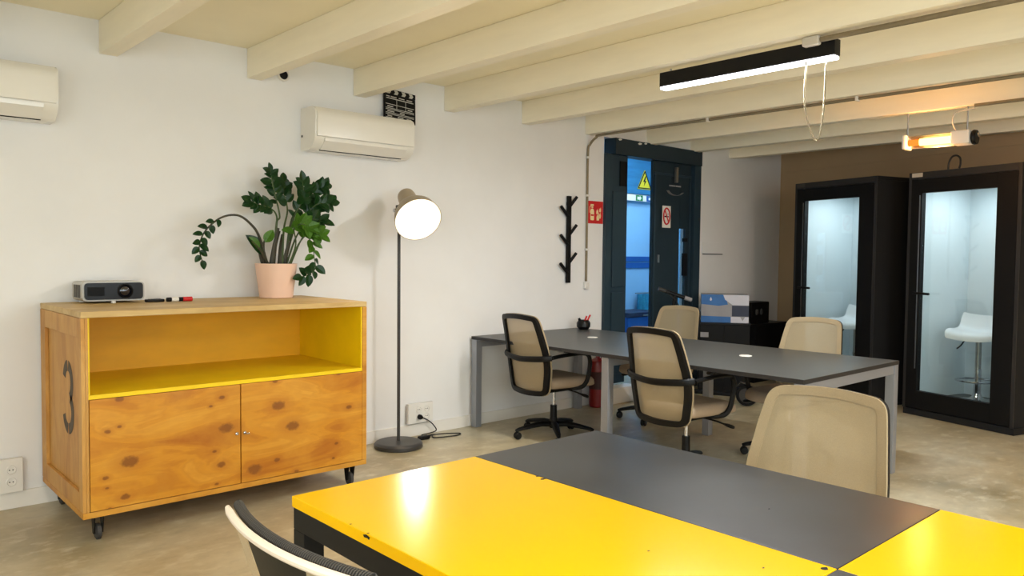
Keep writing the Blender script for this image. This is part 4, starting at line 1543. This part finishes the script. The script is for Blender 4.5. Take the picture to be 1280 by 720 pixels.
t = thing('sports_bag', 'dark rounded bag on the floor by the left door leaf', 'bag', (6.0, 4.56, 0))
bm = bmesh.new()
lathe(bm, [(0, .001), (.11, .001), (.14, .05), (.145, .14), (.115, .21), (.06, .235), (0, .24)], 24, Matrix.Diagonal((1, .8, 1, 1)))
obj('body', bm, m_bag, t)
obj('strap', T(smooth_path([(-.11, -.02, .19), (-.06, -.07, .27), (.05, -.08, .255), (.11, -.02, .18)], 6), .008, 6, sx=.5, sy=1.6), m_cableb, t)
b = bmesh.new()
bmesh.ops.create_uvsphere(b, u_segments=24, v_segments=14, radius=.062)
t = obj('rubber_ball', b, m_cyan)
t.location = (5.93, 4.62, .2995)
tag(t, 'turquoise ball resting on the dark bag by the door', 'ball')

# ------------------------------------------------------------------ signs on the door and in the passage
t = thing('no_smoking_sign', 'white no smoking sign with red ring on the teal door', 'sign', (6.60, WY - .016, 1.70))
obj('plate', B(-.07, .07, -.003, 0, 0, .225), m_signwhite, t)
bm = bmesh.new()
b2 = bmesh.new()
ri = [(.052 * math.cos(a), -.0036, .118 + .082 * math.sin(a)) for a in [2 * PI * k / 32 for k in range(32)]]
tube(b2, ri, .0085, 6, closed=True)
merge(bm, b2)
obj('red_ring', bm, m_red, t)
bm = bmesh.new()
prism(bm, [(-.035, .17), (-.022, .178), (.037, .068), (.024, .058)], 'y', -.0062, -.0042)
obj('red_bar', bm, m_red, t)
bm = bmesh.new()
box(bm, -.036, .02, -.0041, -.0032, .108, .122)
box(bm, .024, .036, -.0041, -.0032, .108, .122)
box(bm, .02, .026, -.0041, -.0032, .13, .15)
obj('cigarette_symbol', bm, m_black, t)
t = thing('door_notice', 'grey notice with faded text lines on the upper teal door', 'sign', (6.74, WY - .016, 2.03))
bm = bmesh.new()
for k, (a, b) in enumerate(((-.10, -.075), (-.07, -.03), (-.025, .0), (.01, .05), (.055, .1))):
    box(bm, a, b, -.0025, 0, .10, .115)
obj('text_line', bm, m_cardgrey, t)
pts = [(-.13, -.004, .055), (-.08, -.004, .022), (0, -.004, .01), (.08, -.004, .02), (.13, -.004, .045)]
obj('curved_strip', T(smooth_path(pts, 4), .018, 6, sx=.15, sy=1), m_cardgrey, t, angle=80)

# electrical warning triangle hung in the passage
tri = thing('warning_sign', 'yellow warning triangle with a lightning bolt beyond the door', 'sign', (8.56, PY - .09, 2.32))
bm = bmesh.new()
prism(bm, rounded([(-.155, 0), (.155, 0), (0, .27)], .02, 3), 'y', -.004, 0)
obj('plate', bm, m_signyel, tri)
bm = bmesh.new()
for a, b in (((-.135, .015), (.135, .015)), ((.135, .015), (0, .245)), ((0, .245), (-.135, .015))):
    tube(bm, [(a[0], -.0045, a[1]), (b[0], -.0045, b[1])], .008, 6)
obj('black_border', bm, m_black, tri)
bm = bmesh.new()
prism(bm, [(.01, .18), (-.035, .1), (-.005, .105), (-.02, .04), (.035, .12), (.004, .115), (.03, .18)], 'y', -.0062, -.0042)
obj('bolt_symbol', bm, m_black, tri)
t = thing('header_panel', 'mid blue board at the top of the passage behind the triangle', 'panel', (8.5, PY - .06, 2.25))
obj('board', B(-.9, .9, -.025, 0.055, .0, .6, bev=.004), m_bluemid, t)
t = thing('exit_sign', 'white strip with green and blue escape symbols in the passage', 'sign', (8.42, PY - .07, 2.155))
obj('plate', B(-.45, .45, -.01, .0, 0, .085, bev=.002), m_signwhite, t)
obj('green_field', B(-.03, .12, -.0125, -.0105, .004, .081), m_signgreen, t)
obj('blue_field', B(.20, .33, -.0125, -.0105, .004, .081), m_blue, t)
bm = bmesh.new()
prism(bm, [(.0, .02), (.05, .02), (.05, .005), (.09, .042), (.05, .08), (.05, .06), (.0, .06)], 'y', -.0142, -.0127)
box(bm, .245, .285, -.0142, -.0127, .025, .06)
obj('white_arrow', bm, m_signwhite, t)
t = thing('blue_chest', 'deep blue chest on the passage floor beyond the door', 'chest', (8.15, 6.5, 0))
obj('body', B(-.4, .28, -.2, .25, .001, .62, bev=.01), m_blue, t)
obj('lid', B(-.41, .29, -.21, .255, .6205, .68, bev=.008), m_carddk, t)
obj('lid_handle', T([(-.12, -.222, .64), (.0, -.222, .64)], .008, 8), m_steel, t)
t = thing('hanging_curtain', 'turquoise curtain at the passage wall right of the chest', 'curtain', (8.62, PY - .08, 0.02))
bm = bmesh.new()
pts = [(x, .025 * math.sin(x * 90)) for x in [-.16 + .32 * k / 40 for k in range(41)]]
prism(bm, pts + [(x, y + .006) for x, y in reversed(pts)], 'z', 0, .86)
obj('cloth', bm, M('turquoise_cloth', (40, 140, 176), .8, var=.35, scale=14), t)
obj('rail', T([(-.2, 0, .875), (.2, 0, .875)], .01, 8), m_steel, t)
# passage lamp
t = thing('ceiling_lamp', 'cool white tube lamp on the passage ceiling', 'lamp', (7.6, 5.9, 2.93))
obj('housing', B(-.6, .6, -.05, .05, .0, .0695, bev=.005), m_whitep, t)
obj('tube', T([(-.58, 0, -.018), (.58, 0, -.018)], .016, 10), m_boothled, t)
area('passage_light', t, (0, 0, -.05), 1.3, .25, P_PASSAGE, (.60, .83, .96))
